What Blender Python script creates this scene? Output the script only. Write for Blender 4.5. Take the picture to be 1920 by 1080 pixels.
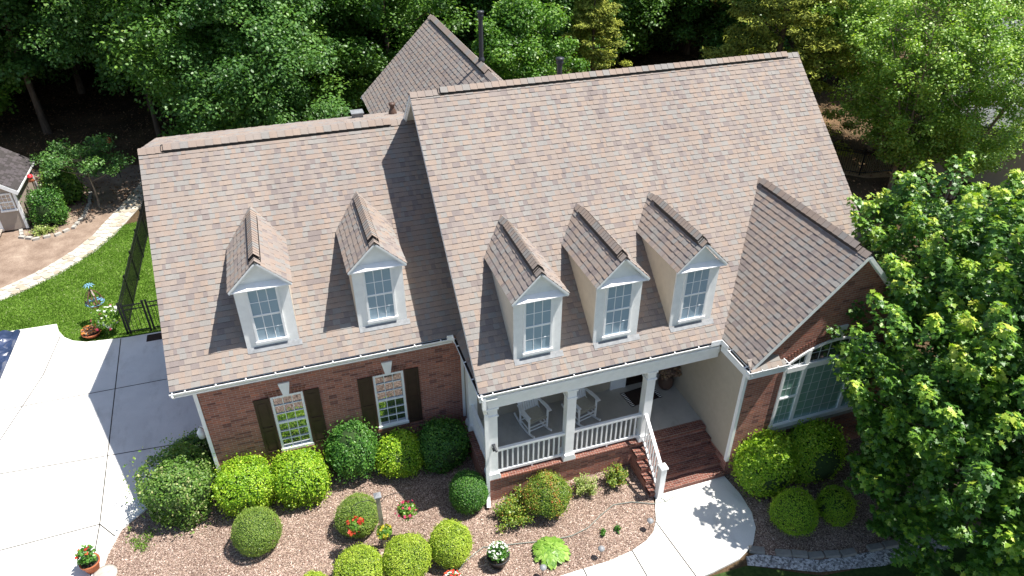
import bpy, math, random
import numpy as np
from math import radians as R, sin, cos, pi, hypot, atan2
from mathutils import Vector, noise as mnoise
S = bpy.context.scene
for o in list(bpy.data.objects): bpy.data.objects.remove(o)
COL = S.collection
# ---------------------------------------------------------------- camera
cam = bpy.data.cameras.new('camera'); co = bpy.data.objects.new('camera', cam); COL.objects.link(co)
co.location = (3.107, -14.707, 15.081)
co.rotation_euler = (R(90 - 33.406), 0, R(-18.503))
cam.lens = 1347.36 / 1920 * 36; cam.sensor_width = 36; cam.clip_start = .1; cam.clip_end = 600
S.camera = co
S.render.resolution_x = 1024; S.render.resolution_y = 576
# ---------------------------------------------------------------- sky, sun, exposure
SUN = Vector((.452, -.115, 1)).normalized()
w = bpy.data.worlds.new('World'); S.world = w; w.use_nodes = True
wn = w.node_tree.nodes; wl = w.node_tree.links
bg = wn['Background']; sky = wn.new('ShaderNodeTexSky'); sky.sky_type = 'NISHITA'; sky.sun_disc = False
sky.sun_elevation = math.asin(SUN.z); sky.sun_rotation = atan2(SUN.x, SUN.y)
wl.new(sky.outputs[0], bg.inputs[0]); bg.inputs[1].default_value = .09; sky.ozone_density = .6
sl = bpy.data.lights.new('sun', 'SUN'); sl.energy = 5.0; sl.angle = R(.5); sl.color = (1, .955, .89)
so = bpy.data.objects.new('sun', sl); COL.objects.link(so); so.location = (20, -8, 40)
so.rotation_euler = SUN.to_track_quat('Z', 'Y').to_euler()
S.view_settings.view_transform = 'Standard'; S.view_settings.look = 'None'
S.view_settings.exposure = .86; S.view_settings.gamma = 1
S.render.engine = 'CYCLES'
S.cycles.max_bounces = 6; S.cycles.transparent_max_bounces = 8

# ---------------------------------------------------------------- materials
def mat(name, base=(.5, .5, .5), rough=.7, spec=.3, metal=0.):
    m = bpy.data.materials.new(name); m.use_nodes = True
    b = m.node_tree.nodes['Principled BSDF']
    b.inputs['Base Color'].default_value = (*base, 1); b.inputs['Roughness'].default_value = rough
    b.inputs['Specular IOR Level'].default_value = spec; b.inputs['Metallic'].default_value = metal
    return m
class NT:
    def __init__(s, m): s.t = m.node_tree; s.n = s.t.nodes; s.l = s.t.links; s.b = s.n['Principled BSDF']
    def new(s, k, **kw):
        n = s.n.new('ShaderNode' + k)
        for a, v in kw.items():
            setattr(n, a, v)
        return n
    def link(s, a, b): s.l.new(a, b)
    def coord(s, which='Object', scale=(1, 1, 1)):
        tc = s.new('TexCoord'); mp = s.new('Mapping'); mp.inputs['Scale'].default_value = scale
        s.link(tc.outputs[which], mp.inputs[0]); return mp.outputs[0]
    def noise(s, vec, scale, detail=4, rough=.55):
        n = s.new('TexNoise'); n.inputs['Scale'].default_value = scale; n.inputs['Detail'].default_value = detail
        n.inputs['Roughness'].default_value = rough
        s.link(vec, n.inputs['Vector']); return n.outputs['Fac']
    def ramp(s, fac, stops, interp='LINEAR'):
        r = s.new('ValToRGB'); r.color_ramp.interpolation = interp; e = r.color_ramp.elements
        while len(e) < len(stops): e.new(.5)
        for k, (p, c) in enumerate(stops):
            e[k].position = p; e[k].color = (*c, 1) if len(c) == 3 else c
        s.link(fac, r.inputs[0]); return r.outputs[0]
    def mix(s, fac, a, b, blend='MIX'):
        n = s.new('Mix', data_type='RGBA', blend_type=blend)
        if hasattr(fac, 'links'): s.link(fac, n.inputs[0])
        else: n.inputs[0].default_value = fac
        for i, v in ((6, a), (7, b)):
            if hasattr(v, 'links'): s.link(v, n.inputs[i])
            else: n.inputs[i].default_value = (*v, 1)
        return n.outputs[2]
    def bump(s, h, strength=.3, dist=.02):
        b = s.new('Bump'); b.inputs['Strength'].default_value = strength; b.inputs['Distance'].default_value = dist
        s.link(h, b.inputs['Height']); s.link(b.outputs[0], s.b.inputs['Normal'])
    def base(s, c): s.link(c, s.b.inputs['Base Color'])
M = {}
def painted(name, c, rough=.5, var=.08, sc=6):
    m = mat(name, c, rough, .35); t = NT(m); v = t.coord()
    f = t.noise(v, sc, 5)
    t.base(t.ramp(f, [(.3, tuple(x * (1 - var) for x in c)), (.7, tuple(min(1, x * (1 + var * .5)) for x in c))]))
    M[name] = m; return m
painted('white_paint', (.84, .85, .85), .45, .06)
painted('white_trim', (.86, .87, .87), .4, .05)
painted('siding_cream', (.62, .56, .47), .65, .07)
painted('dormer_siding', (.86, .87, .86), .6, .06)
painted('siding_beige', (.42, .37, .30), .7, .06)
painted('shutter_brown', (.045, .027, .02), .45, .2)
painted('black_metal', (.012, .013, .014), .35, .2)
painted('dark_pipe', (.035, .038, .045), .45, .2)
painted('flashing', (.24, .25, .26), .45, .25, 9)
painted('soffit', (.62, .62, .58), .6, .05)
painted('terracotta', (.42, .13, .055), .75, .2, 9)
painted('black_plastic', (.02, .02, .022), .4, .1)
painted('stone_light', (.42, .40, .36), .9, .25, 7)
painted('weathered_wood', (.30, .26, .20), .85, .25, 12)
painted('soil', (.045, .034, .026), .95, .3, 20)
painted('straw', (.40, .27, .15), .95, .3, 14)
painted('stone_shaded', (.25, .24, .22), .9, .25, 7)  # pale stone darkened to paint shade onto the right bed edging
painted('grille_grey', (.45, .50, .50), .5, .05)
painted('hose_grey', (.22, .24, .21), .6, .1)
painted('rubber', (.04, .025, .02), .9, .3, 30)
painted('brown_urn', (.10, .06, .045), .5, .2)
painted('spinner_blue', (.18, .36, .5), .35, .2, 20)
painted('spinner_bronze', (.12, .07, .04), .4, .2)
painted('red_plastic', (.6, .03, .04), .4, .1)
painted('wicker', (.2, .11, .05), .8, .3, 40)
painted('roof_grey', (.20, .21, .23), .85, .2, 3)
painted('cushion', (.42, .39, .32), .9, .08, 20)
painted('door_dark', (.02, .012, .01), .3, .2)
painted('shed_siding', (.36, .30, .25), .7, .08)
painted('deck', (.42, .36, .30), .8, .15, 9)
# brick
def brick_mat(name, c1, c2, mortar, dark=.12):
    m = mat(name, c1, .85, .2); t = NT(m); v = t.coord('UV')
    b = t.new('TexBrick'); b.offset = .5; t.link(v, b.inputs['Vector'])
    b.inputs['Scale'].default_value = 1; b.inputs['Brick Width'].default_value = .203; b.inputs['Row Height'].default_value = .0677
    b.inputs['Mortar Size'].default_value = .006; b.inputs['Mortar Smooth'].default_value = .2; b.inputs['Bias'].default_value = -.1
    b.inputs['Color1'].default_value = (*c1, 1); b.inputs['Color2'].default_value = (*c2, 1); b.inputs['Mortar'].default_value = (*mortar, 1)
    # flashed (burnt) bricks: a random value per brick cell
    mp = t.new('Mapping'); mp.inputs['Scale'].default_value = (1 / .203, 1 / .0677, 0); t.link(v, mp.inputs[0])
    fl = t.new('VectorMath', operation='FLOOR'); t.link(mp.outputs[0], fl.inputs[0])
    wn_ = t.new('TexWhiteNoise', noise_dimensions='2D'); t.link(fl.outputs[0], wn_.inputs['Vector'])
    k = t.ramp(wn_.outputs['Value'], [(0, (.55, .55, .6)), (dark, (.9, .9, .9)), (.75, (1, 1, 1)), (.93, (1.15, 1.0, .9))], 'CONSTANT')
    n = t.noise(t.coord('UV'), 1.1, 5)
    st = t.ramp(n, [(.3, (.86, .86, .88)), (.65, (1.06, 1.03, 1))])
    c = t.mix(1, b.outputs['Color'], k, 'MULTIPLY'); c = t.mix(1, c, st, 'MULTIPLY')
    fine = t.noise(t.coord('UV'), 70, 3); c = t.mix(1, c, t.ramp(fine, [(.3, (.85, .85, .85)), (.7, (1.12, 1.1, 1.08))]), 'MULTIPLY')
    t.base(c)
    inv = t.new('Math', operation='MULTIPLY_ADD'); t.link(b.outputs['Fac'], inv.inputs[0]); inv.inputs[1].default_value = -1; inv.inputs[2].default_value = 1
    t.bump(inv.outputs[0], .5, .006); M[name] = m
brick_mat('brick', (.40, .175, .13), (.30, .125, .098), (.40, .335, .30))
brick_mat('brick_rowlock', (.25, .10, .072), (.17, .066, .052), (.34, .28, .24))
# lap siding lines
def lap(name, base):
    m = mat(name, base, .6, .3); t = NT(m); v = t.coord('UV')
    sp = t.new('SeparateXYZ'); t.link(v, sp.inputs[0])
    a = t.new('Math', operation='MULTIPLY'); t.link(sp.outputs['Y'], a.inputs[0]); a.inputs[1].default_value = 1 / .13
    f = t.new('Math', operation='FRACT'); t.link(a.outputs[0], f.inputs[0]); t.bump(f.outputs[0], .4, .012)
    n = t.noise(t.coord('UV'), 3, 4); t.base(t.ramp(n, [(.3, tuple(x * .93 for x in base)), (.7, base)])); M[name] = m
lap('lap_cream', (.50, .44, .35))
lap('lap_white', (.66, .66, .62))
# shingles: colour comes from a per-shingle value stored on the mesh
def shingle_mat(name, stops, mul=1.):
    m = mat(name, (.3, .25, .2), .92, .15); t = NT(m)
    at = t.new('Attribute', attribute_name='tone'); at.attribute_type = 'GEOMETRY'
    c = t.ramp(at.outputs['Fac'], [(p, tuple(x * mul for x in q)) for p, q in stops], 'CONSTANT')
    v = t.coord()
    g = t.noise(v, 95, 2, .7); c = t.mix(1, c, t.ramp(g, [(.25, (.78, .78, .78)), (.75, (1.22, 1.22, 1.22))]), 'MULTIPLY')
    g2 = t.noise(v, .55, 5); c = t.mix(1, c, t.ramp(g2, [(.32, (.94, .94, .95)), (.66, (1.04, 1.03, 1.01))]), 'MULTIPLY')
    g3 = t.noise(t.coord('Object', (2.2, .16, .16)), 1.0, 4); c = t.mix(1, c, t.ramp(g3, [(.36, (.945, .94, .94)), (.6, (1.02, 1.02, 1.02))]), 'MULTIPLY')
    t.base(c); t.bump(g, .25, .004); M[name] = m
shingle_mat('shingles', [(0, (.282, .226, .190)), (.14, (.272, .226, .196)), (.30, (.264, .228, .203)), (.48, (.248, .235, .220)), (.66, (.240, .206, .190)), (.80, (.208, .178, .168)), (.88, (.274, .229, .197)), (.95, (.07, .06, .055))])
shingle_mat('shed_shingles', [(0, (.06, .055, .055)), (.5, (.09, .08, .085)), (.95, (.008, .008, .008))])
# concrete
def concrete(name, c, sc=.8):
    m = mat(name, c, .9, .2); t = NT(m); v = t.coord()
    a = t.ramp(t.noise(v, sc, 6, .6), [(.3, tuple(x * .86 for x in c)), (.7, tuple(x * 1.06 for x in c))])
    b = t.ramp(t.noise(v, 60, 3), [(.3, (.92, .92, .92)), (.7, (1.05, 1.05, 1.05))])
    st = t.ramp(t.noise(t.coord('Object', (1, .45, 1)), 1.7, 6, .7), [(.36, (.80, .79, .77)), (.48, (1, 1, 1))])
    a = t.mix(.6, a, t.mix(1, a, st, 'MULTIPLY'))
    t.base(t.mix(1, a, b, 'MULTIPLY')); t.bump(t.noise(v, 120, 2), .15, .004); M[name] = m
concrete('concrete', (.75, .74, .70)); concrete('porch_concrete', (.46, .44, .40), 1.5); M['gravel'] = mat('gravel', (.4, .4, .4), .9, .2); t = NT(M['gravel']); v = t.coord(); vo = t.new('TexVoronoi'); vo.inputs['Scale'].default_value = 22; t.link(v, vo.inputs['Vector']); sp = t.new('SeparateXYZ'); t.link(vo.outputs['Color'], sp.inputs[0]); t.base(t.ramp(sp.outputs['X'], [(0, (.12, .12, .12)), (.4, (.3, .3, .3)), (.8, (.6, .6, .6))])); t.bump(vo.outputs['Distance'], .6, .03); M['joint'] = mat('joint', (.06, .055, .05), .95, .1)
# mulch
m = mat('mulch', (.2, .14, .12), .95, .15); t = NT(m); v = t.coord()
wv = t.new('Mapping'); wv.inputs['Scale'].default_value = (1, 1, 1); t.link(v, wv.inputs[0])
vo = t.new('TexVoronoi'); vo.inputs['Scale'].default_value = 44; t.link(v, vo.inputs['Vector'])
sp = t.new('SeparateXYZ'); t.link(vo.outputs['Color'], sp.inputs[0])
c = t.ramp(sp.outputs['X'], [(0, (.115, .08, .066)), (.14, (.20, .145, .122)), (.42, (.275, .213, .172)), (.68, (.36, .288, .24)), (.88, (.49, .40, .355)), (.97, (.64, .55, .49))], 'CONSTANT')
vo2 = t.new('TexVoronoi'); vo2.inputs['Scale'].default_value = 90; t.link(v, vo2.inputs['Vector'])
sp2 = t.new('SeparateXYZ'); t.link(vo2.outputs['Color'], sp2.inputs[0])
c = t.mix(1, c, t.ramp(sp2.outputs['Y'], [(0, (.55, .5, .5)), (1, (1.5, 1.45, 1.4))]), 'MULTIPLY')
c = t.mix(1, c, t.ramp(t.noise(v, .9, 5), [(.3, (.78, .74, .72)), (.68, (1.15, 1.12, 1.1))]), 'MULTIPLY')
t.base(c); t.bump(sp.outputs['X'], .8, .025); M['mulch'] = m
# chips and litter, one tone per face
def tone_mat(name, stops, rough=.9, trans=0., spec=.2):
    m = mat(name, (.2, .2, .2), rough, spec); t = NT(m)
    at = t.new('Attribute', attribute_name='tone'); at.attribute_type = 'GEOMETRY'
    c = t.ramp(at.outputs['Fac'], stops); t.base(c)
    if trans:
        out = t.n['Material Output']; tr = t.new('BsdfTranslucent'); mx = t.new('MixShader'); mx.inputs[0].default_value = trans
        c2 = t.mix(1, c, (1.35, 1.5, .5), 'MULTIPLY'); t.link(c2, tr.inputs[0])
        t.link(t.b.outputs[0], mx.inputs[1]); t.link(tr.outputs[0], mx.inputs[2]); t.link(mx.outputs[0], out.inputs[0])
    M[name] = m
tone_mat('chips', [(0, (.14, .095, .078)), (.5, (.33, .255, .20)), (1, (.64, .55, .46))])
tone_mat('litter', [(0, (.08, .035, .02)), (.5, (.2, .10, .05)), (1, (.42, .26, .14))])
LEAF = dict(
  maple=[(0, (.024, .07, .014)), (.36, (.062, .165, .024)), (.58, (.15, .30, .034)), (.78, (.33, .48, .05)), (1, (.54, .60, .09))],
  forest=[(0, (.042, .11, .02)), (.5, (.105, .225, .036)), (.85, (.21, .36, .06)), (1, (.32, .45, .08))],
  forest_cool=[(0, (.036, .10, .024)), (.5, (.088, .20, .045)), (.85, (.17, .32, .07)), (1, (.24, .38, .10))],
  bright=[(0, (.04, .12, .016)), (.5, (.12, .26, .03)), (1, (.30, .44, .06))],
  myrtle=[(0, (.10, .21, .035)), (.5, (.26, .42, .07)), (.85, (.44, .56, .11)), (1, (.6, .64, .15))],
  cedar=[(0, (.08, .105, .022)), (.5, (.27, .31, .05)), (1, (.52, .52, .09))],
  privet=[(0, (.08, .20, .012)), (.5, (.25, .44, .02)), (1, (.50, .62, .06))],
  boxwood=[(0, (.12, .20, .02)), (.5, (.34, .47, .04)), (1, (.55, .62, .09))],
  dullbox=[(0, (.08, .15, .026)), (.5, (.20, .31, .05)), (1, (.36, .45, .09))],
  holly=[(0, (.022, .08, .016)), (.5, (.07, .20, .03)), (1, (.18, .36, .06))],
  rough_holly=[(0, (.04, .10, .02)), (.5, (.12, .24, .035)), (.85, (.20, .30, .07)), (1, (.50, .50, .24))],
  azalea=[(0, (.06, .12, .022)), (.55, (.20, .31, .035)), (.8, (.36, .38, .06)), (1, (.48, .16, .06))],
  pale=[(0, (.12, .2, .05)), (.5, (.28, .36, .09)), (1, (.5, .52, .2))],
  hosta=[(0, (.12, .26, .04)), (.5, (.24, .42, .06)), (1, (.42, .58, .14))],
  orange=[(0, (.45, .14, .03)), (1, (.65, .28, .08))],
  red=[(0, (.35, .02, .015)), (.5, (.62, .05, .03)), (1, (.75, .12, .05))],
  pink=[(0, (.5, .03, .10)), (1, (.75, .10, .22))],
  yellow=[(0, (.5, .42, .03)), (1, (.75, .68, .08))],
  white=[(0, (.6, .6, .62)), (1, (.8, .8, .82))],
  dried=[(0, (.08, .045, .035)), (.6, (.2, .12, .08)), (1, (.35, .25, .15))],
  grass=[(0, (.06, .12, .015)), (.5, (.13, .25, .03)), (.85, (.21, .34, .06)), (1, (.42, .46, .24))])
for k, s in LEAF.items():
    tone_mat('leaf_' + k, s, .42 if k not in ('cedar', 'grass') else .7, .24 if k == 'maple' else .32 if k not in ('cedar', 'dried') else .12, .45 if k not in ('grass', 'cedar') else .15)
# bark
for nm, c in (('bark', (.12, .09, .065)), ('bark_pale', (.30, .24, .18))):
    m = mat(nm, c, .9, .15); t = NT(m); v = t.coord('Object', (1, 1, .25))
    f = t.noise(v, 9, 5); t.base(t.ramp(f, [(.3, tuple(x * .5 for x in c)), (.7, tuple(x * 1.3 for x in c))])); t.bump(f, .6, .03); M[nm] = m
# ground
m = mat('ground', (.1, .07, .05), .95, .1); t = NT(m); v = t.coord()
c = t.ramp(t.noise(v, .35, 6, .65), [(.3, (.055, .045, .024)), (.5, (.10, .07, .042)), (.7, (.18, .12, .07))])
c = t.mix(1, c, t.ramp(t.noise(v, 22, 4, .7), [(.3, (.55, .52, .5)), (.7, (1.4, 1.35, 1.3))]), 'MULTIPLY')
t.base(c); t.bump(t.noise(v, 25, 3), .6, .03); M['ground'] = m
m = mat('bare_soil', (.3, .22, .17), .95, .1); t = NT(m); v = t.coord()
c = t.ramp(t.noise(v, 1.3, 6, .65), [(.3, (.18, .13, .10)), (.55, (.28, .215, .17)), (.72, (.37, .30, .24))])
c = t.mix(1, c, t.ramp(t.noise(v, 30, 4, .7), [(.3, (.75, .72, .7)), (.7, (1.2, 1.18, 1.15))]), 'MULTIPLY')
t.base(c); t.bump(t.noise(v, 40, 3), .5, .02); M['bare_soil'] = m
m = mat('lawn', (.06, .14, .02), .95, .05); t = NT(m); v = t.coord()
c = t.ramp(t.noise(v, 2.3, 6, .7), [(.28, (.07, .13, .018)), (.5, (.12, .22, .03)), (.66, (.19, .29, .06)), (.8, (.34, .38, .18))])
c = t.mix(1, c, t.ramp(t.noise(v, 38, 3, .7), [(.3, (.6, .6, .6)), (.7, (1.3, 1.3, 1.3))]), 'MULTIPLY')
t.base(c); t.bump(t.noise(v, 60, 3), .8, .03); M['lawn'] = m
m = mat('dark_lawn', (.04, .09, .02), .95, .05); t = NT(m); v = t.coord()
t.base(t.ramp(t.noise(v, 9, 5, .7), [(.3, (.02, .04, .012)), (.7, (.055, .09, .025))])); M['dark_lawn'] = m
m = mat('tarp', (.05, .09, .2), .3, .6); t = NT(m); v = t.coord()
t.base(t.ramp(t.noise(v, 1.3, 5), [(.35, (.018, .03, .065)), (.6, (.035, .055, .12)), (.75, (.22, .22, .22))])); M['tarp'] = m
# glass: dark room, blind or painted tree reflection behind a reflecting pane
def glass(name, inner, refl):
    m = mat(name, inner, .9, 0); t = NT(m); out = t.n['Material Output']
    g = t.new('BsdfGlossy'); g.inputs['Roughness'].default_value = .03; g.inputs[0].default_value = (.9, .95, 1, 1)
    n = t.noise(t.coord(), 1.2, 3); b = t.new('Bump'); b.inputs['Strength'].default_value = .06; b.inputs['Distance'].default_value = .05
    t.link(n, b.inputs['Height']); t.link(b.outputs[0], g.inputs['Normal'])
    fr = t.new('LayerWeight'); fr.inputs[0].default_value = .22
    mr = t.new('MapRange'); mr.inputs[3].default_value = refl; mr.inputs[4].default_value = 1; t.link(fr.outputs['Fresnel'], mr.inputs[0])
    mx = t.new('MixShader'); t.link(mr.outputs[0], mx.inputs[0]); t.link(t.b.outputs[0], mx.inputs[1]); t.link(g.outputs[0], mx.inputs[2])
    t.link(mx.outputs[0], out.inputs[0]); M[name] = m
glass('glass', (.035, .045, .05), .38); glass('glass_blind', (.30, .40, .48), .02); glass('glass_teal', (.24, .40, .35), .22)  # teal inner colour paints a reflected tree into the arched window

# ---------------------------------------------------------------- mesh helpers
def tag(o, label=None, cat=None, group=None, kind=None):
    for k, v in (('label', label), ('category', cat), ('group', group), ('kind', kind)):
        if v: o[k] = v
    return o
def empty(name, loc=(0, 0, 0), rz=0.):
    o = bpy.data.objects.new(name, None); COL.objects.link(o); o.location = loc; o.rotation_euler = (0, 0, rz)
    o.empty_display_size = .1; return o
def thing(name, label, cat, loc=(0, 0, 0), rz=0., group=None): return tag(empty(name, loc, rz), label, cat, group)
class MB:
    def __init__(s): s.v = []; s.f = []; s.sm = []; s.tone = []; s.marks = []
    def add(s, vs, fs, smooth=False, tone=0.):
        n = len(s.v); s.marks.append((n, len(s.f))); s.v += [tuple(p) for p in vs]
        for f in fs: s.f.append(tuple(n + i for i in f)); s.sm.append(smooth); s.tone.append(tone)
        return s
    def quad(s, a, b, c, d, tone=0.): return s.add([a, b, c, d], [(0, 1, 2, 3)], tone=tone)
    def tri(s, a, b, c, tone=0.): return s.add([a, b, c], [(0, 1, 2)], tone=tone)
    def box(s, x0, x1, y0, y1, z0, z1, tone=0.):
        v = [(x, y, z) for z in (z0, z1) for y in (y0, y1) for x in (x0, x1)]
        return s.add(v, [(0, 2, 3, 1), (4, 5, 7, 6), (0, 1, 5, 4), (1, 3, 7, 5), (3, 2, 6, 7), (2, 0, 4, 6)], tone=tone)
    def beam(s, a, b, w, h, up=(0, 0, 1), tone=0.):
        a = Vector(a); b = Vector(b); d = (b - a).normalized(); sd = d.cross(Vector(up))
        if sd.length < 1e-4: sd = d.cross(Vector((0, 1, 0)))
        sd.normalize(); u = sd.cross(d).normalized(); v = []
        for p in (a, b):
            for i, j in ((-1, -1), (1, -1), (1, 1), (-1, 1)): v.append(p + sd * (w / 2 * i) + u * (h / 2 * j))
        return s.add(v, [(0, 1, 2, 3), (7, 6, 5, 4), (0, 4, 5, 1), (1, 5, 6, 2), (2, 6, 7, 3), (3, 7, 4, 0)], tone=tone)
    def build_each(s, name, m, parent=None, bevel=0.):
        for a, c in zip(s.marks, s.marks[1:] + [(len(s.v), len(s.f))]):
            q = MB(); q.v = s.v[a[0]:c[0]]; q.f = [tuple(i - a[0] for i in f) for f in s.f[a[1]:c[1]]]; q.sm = s.sm[a[1]:c[1]]; q.tone = s.tone[a[1]:c[1]]; q.build(name, m, parent, bevel)
    def prism(s, poly, axis, a, b, tone=0.):
        n = len(poly)
        def P(p, q): return {'x': (q, p[0], p[1]), 'y': (p[0], q, p[1]), 'z': (p[0], p[1], q)}[axis]
        v = [P(p, a) for p in poly] + [P(p, b) for p in poly]
        fs = [tuple(range(n))[::-1], tuple(range(n, 2 * n))] + [(i, (i + 1) % n, n + (i + 1) % n, n + i) for i in range(n)]
        return s.add(v, fs, tone=tone)
    def tube(s, pts, r, k=8, tone=0., cap=True):
        pts = [Vector(p) for p in pts]; n = len(pts); rs = r if hasattr(r, '__len__') else [r] * n; v = []; ref = Vector((0, 0, 1))
        for i, p in enumerate(pts):
            d = (pts[min(i + 1, n - 1)] - pts[max(i - 1, 0)]).normalized()
            a = d.cross(ref)
            if a.length < .1: a = d.cross(Vector((1, 0, 0)))
            a.normalize(); b = d.cross(a)
            for j in range(k): t_ = 2 * pi * j / k; v.append(p + (a * cos(t_) + b * sin(t_)) * rs[i])
        fs = [(i * k + j, i * k + (j + 1) % k, (i + 1) * k + (j + 1) % k, (i + 1) * k + j) for i in range(n - 1) for j in range(k)]
        s.add(v, fs, True, tone)
        if cap: s.add(v[:k], [tuple(range(k))[::-1]], tone=tone); s.add(v[-k:], [tuple(range(k))], tone=tone)
        return s
    def lathe(s, prof, c=(0, 0, 0), k=20, tone=0.):
        v = [(c[0] + r * cos(2 * pi * j / k), c[1] + r * sin(2 * pi * j / k), c[2] + z) for r, z in prof for j in range(k)]
        fs = [(i * k + j, i * k + (j + 1) % k, (i + 1) * k + (j + 1) % k, (i + 1) * k + j) for i in range(len(prof) - 1) for j in range(k)]
        return s.add(v, fs, True, tone)
    def build(s, name, m, parent=None, bevel=0.):
        me = bpy.data.meshes.new(name); me.from_pydata(s.v, [], s.f)
        me.polygons.foreach_set('use_smooth', s.sm)
        a = me.attributes.new('tone', 'FLOAT', 'FACE'); a.data.foreach_set('value', s.tone)
        me.update()
        nl = len(me.loops); co_ = np.empty(len(me.vertices) * 3, 'f'); me.vertices.foreach_get('co', co_); co_ = co_.reshape(-1, 3)
        li = np.empty(nl, 'i'); me.loops.foreach_get('vertex_index', li)
        nr = np.empty(len(me.polygons) * 3, 'f'); me.polygons.foreach_get('normal', nr); nr = np.abs(nr.reshape(-1, 3))
        tot = np.empty(len(me.polygons), 'i'); me.polygons.foreach_get('loop_total', tot)
        ax = np.repeat(nr.argmax(1), tot); p = co_[li]
        uv = np.where((ax == 0)[:, None], p[:, [1, 2]], np.where((ax == 1)[:, None], p[:, [0, 2]], p[:, [0, 1]]))
        ul = me.uv_layers.new(name='UVMap'); ul.data.foreach_set('uv', uv.astype('f').ravel())
        me.materials.append(M[m] if isinstance(m, str) else m)
        o = bpy.data.objects.new(name, me); COL.objects.link(o)
        if parent: o.parent = parent
        if bevel:
            b = o.modifiers.new('bevel', 'BEVEL'); b.width = bevel; b.segments = 2; b.limit_method = 'ANGLE'
        return o
def copy_tree(o, parent=None, **kw):
    c = o.copy(); COL.objects.link(c)
    if parent: c.parent = parent
    for ch in o.children: copy_tree(ch, c)
    return c
def np_mesh(name, V, F, tones, m, smooth=False):
    """V (n,3); F (m,k) all faces with k corners; tones (m,)"""
    me = bpy.data.meshes.new(name); k = F.shape[1]
    me.vertices.add(len(V)); me.vertices.foreach_set('co', V.astype('f').ravel())
    me.loops.add(F.size); me.loops.foreach_set('vertex_index', F.astype('i').ravel())
    me.polygons.add(len(F)); me.polygons.foreach_set('loop_start', np.arange(0, F.size, k, dtype='i'))
    me.polygons.foreach_set('loop_total', np.full(len(F), k, 'i'))
    me.polygons.foreach_set('use_smooth', np.full(len(F), smooth))
    me.update(calc_edges=True)
    a = me.attributes.new('tone', 'FLOAT', 'FACE'); a.data.foreach_set('value', np.clip(tones, 0, 1).astype('f'))
    me.materials.append(M[m]); return me
def link(me, name, parent=None, loc=(0, 0, 0), rz=0., sc=(1, 1, 1)):
    o = bpy.data.objects.new(name, me); COL.objects.link(o); o.location = loc; o.rotation_euler = (0, 0, rz); o.scale = sc
    if parent: o.parent = parent
    return o
SHAPES = {
 'diamond': np.array([(0, -.5), (.36, .02), (0, .5), (-.36, .02)]),
 'oval': np.array([(0, -.5), (.26, -.25), (.3, .12), (0, .5), (-.3, .12), (-.26, -.25)]),
 'maple': np.array([(0, -.45), (.12, -.2), (.42, -.32), (.3, -.04), (.55, .12), (.25, .16), (.2, .3), (0, .58), (-.2, .3), (-.25, .16), (-.55, .12), (-.3, -.04), (-.42, -.32), (-.12, -.2)]),
 'blade': np.array([(-.06, -.5), (.06, -.5), (0, .5)]),
 'sprig': np.array([(0, -.5), (.2, -.1), (.12, .2), (0, .6), (-.12, .2), (-.2, -.1)])}
def leaves(P, N, size, tones, shape, rng, aspect=1., Y=None):
    """one polygon per leaf at P with normal N"""
    n = len(P); sh = SHAPES[shape]; k = len(sh)
    N = N / (np.linalg.norm(N, axis=1)[:, None] + 1e-9)
    if Y is None: Y = rng.normal(size=(n, 3))
    X = np.cross(Y, N); X /= (np.linalg.norm(X, axis=1)[:, None] + 1e-9); Y = np.cross(N, X)
    sz = size * rng.uniform(.7, 1.3, n)
    V = P[:, None, :] + X[:, None, :] * (sh[None, :, 0, None] * sz[:, None, None] * aspect) + Y[:, None, :] * (sh[None, :, 1, None] * sz[:, None, None])
    # slight curl so leaves catch light differently
    curl = (np.abs(sh[:, 0]) * .5)[None, :, None] * sz[:, None, None] * rng.uniform(-.1, .7, (n, 1, 1)) * N[:, None, :]
    V = V + curl
    return V.reshape(-1, 3), np.arange(n * k).reshape(n, k), tones
UP = np.array([0, 0, 1.])
def sph(rng, n): v = rng.normal(size=(n, 3)); return v / np.linalg.norm(v, axis=1)[:, None]

# ---------------------------------------------------------------- ground, paving, beds
def sheet(name, poly, z, m, thick=0., parent=None, kind='structure'):
    b = MB(); n = len(poly)
    if thick: b.prism(poly, 'z', z - thick, z)
    else: b.add([(x, y, z) for x, y in poly], [tuple(range(n))])
    o = b.build(name, m, parent)
    if kind: o['kind'] = kind
    return o
def grid_ground():
    n = 90; xs = np.linspace(-1, 1, n); xs = np.sign(xs) * np.abs(xs) ** 2.2 * 320
    V = []; F = []
    for y in xs:
        for x in xs:
            X = x + 8; Yv = y + 10
            far = max(0, hypot(X - 8, Yv - 8) - 34)
            V.append((X, Yv, -.03 + (mnoise.noise((X * .05, Yv * .05, 3)) * min(far * .05, 1.2))))
    for j in range(n - 1):
        for i in range(n - 1): F.append((j * n + i, j * n + i + 1, (j + 1) * n + i + 1, (j + 1) * n + i))
    b = MB(); b.add(V, F, True); o = b.build('ground', 'ground'); o['kind'] = 'structure'
grid_ground()
DRIVE = [(-3.0, -7), (-2.95, -3.2), (-2.84, -1.9), (-2.72, -1.1), (-2.5, -.45), (-2.15, -.1), (-1.6, .35), (-1.0, 1.1), (-.55, 1.9), (-.3, 2.25), (-.012, 2.35), (-.012, 8.2), (-2.08, 8.2), (-3.2, 8.22), (-3.89, 8.3), (-4.5, 8.38), (-4.95, 8.6), (-5.25, 8.9), (-5.5, 9.35), (-5.65, 9.85), (-7.4, 9.9), (-20, 9.95), (-20, -7)]
dv = sheet('driveway', DRIVE, .035, 'concrete', .12)
b = MB()
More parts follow.
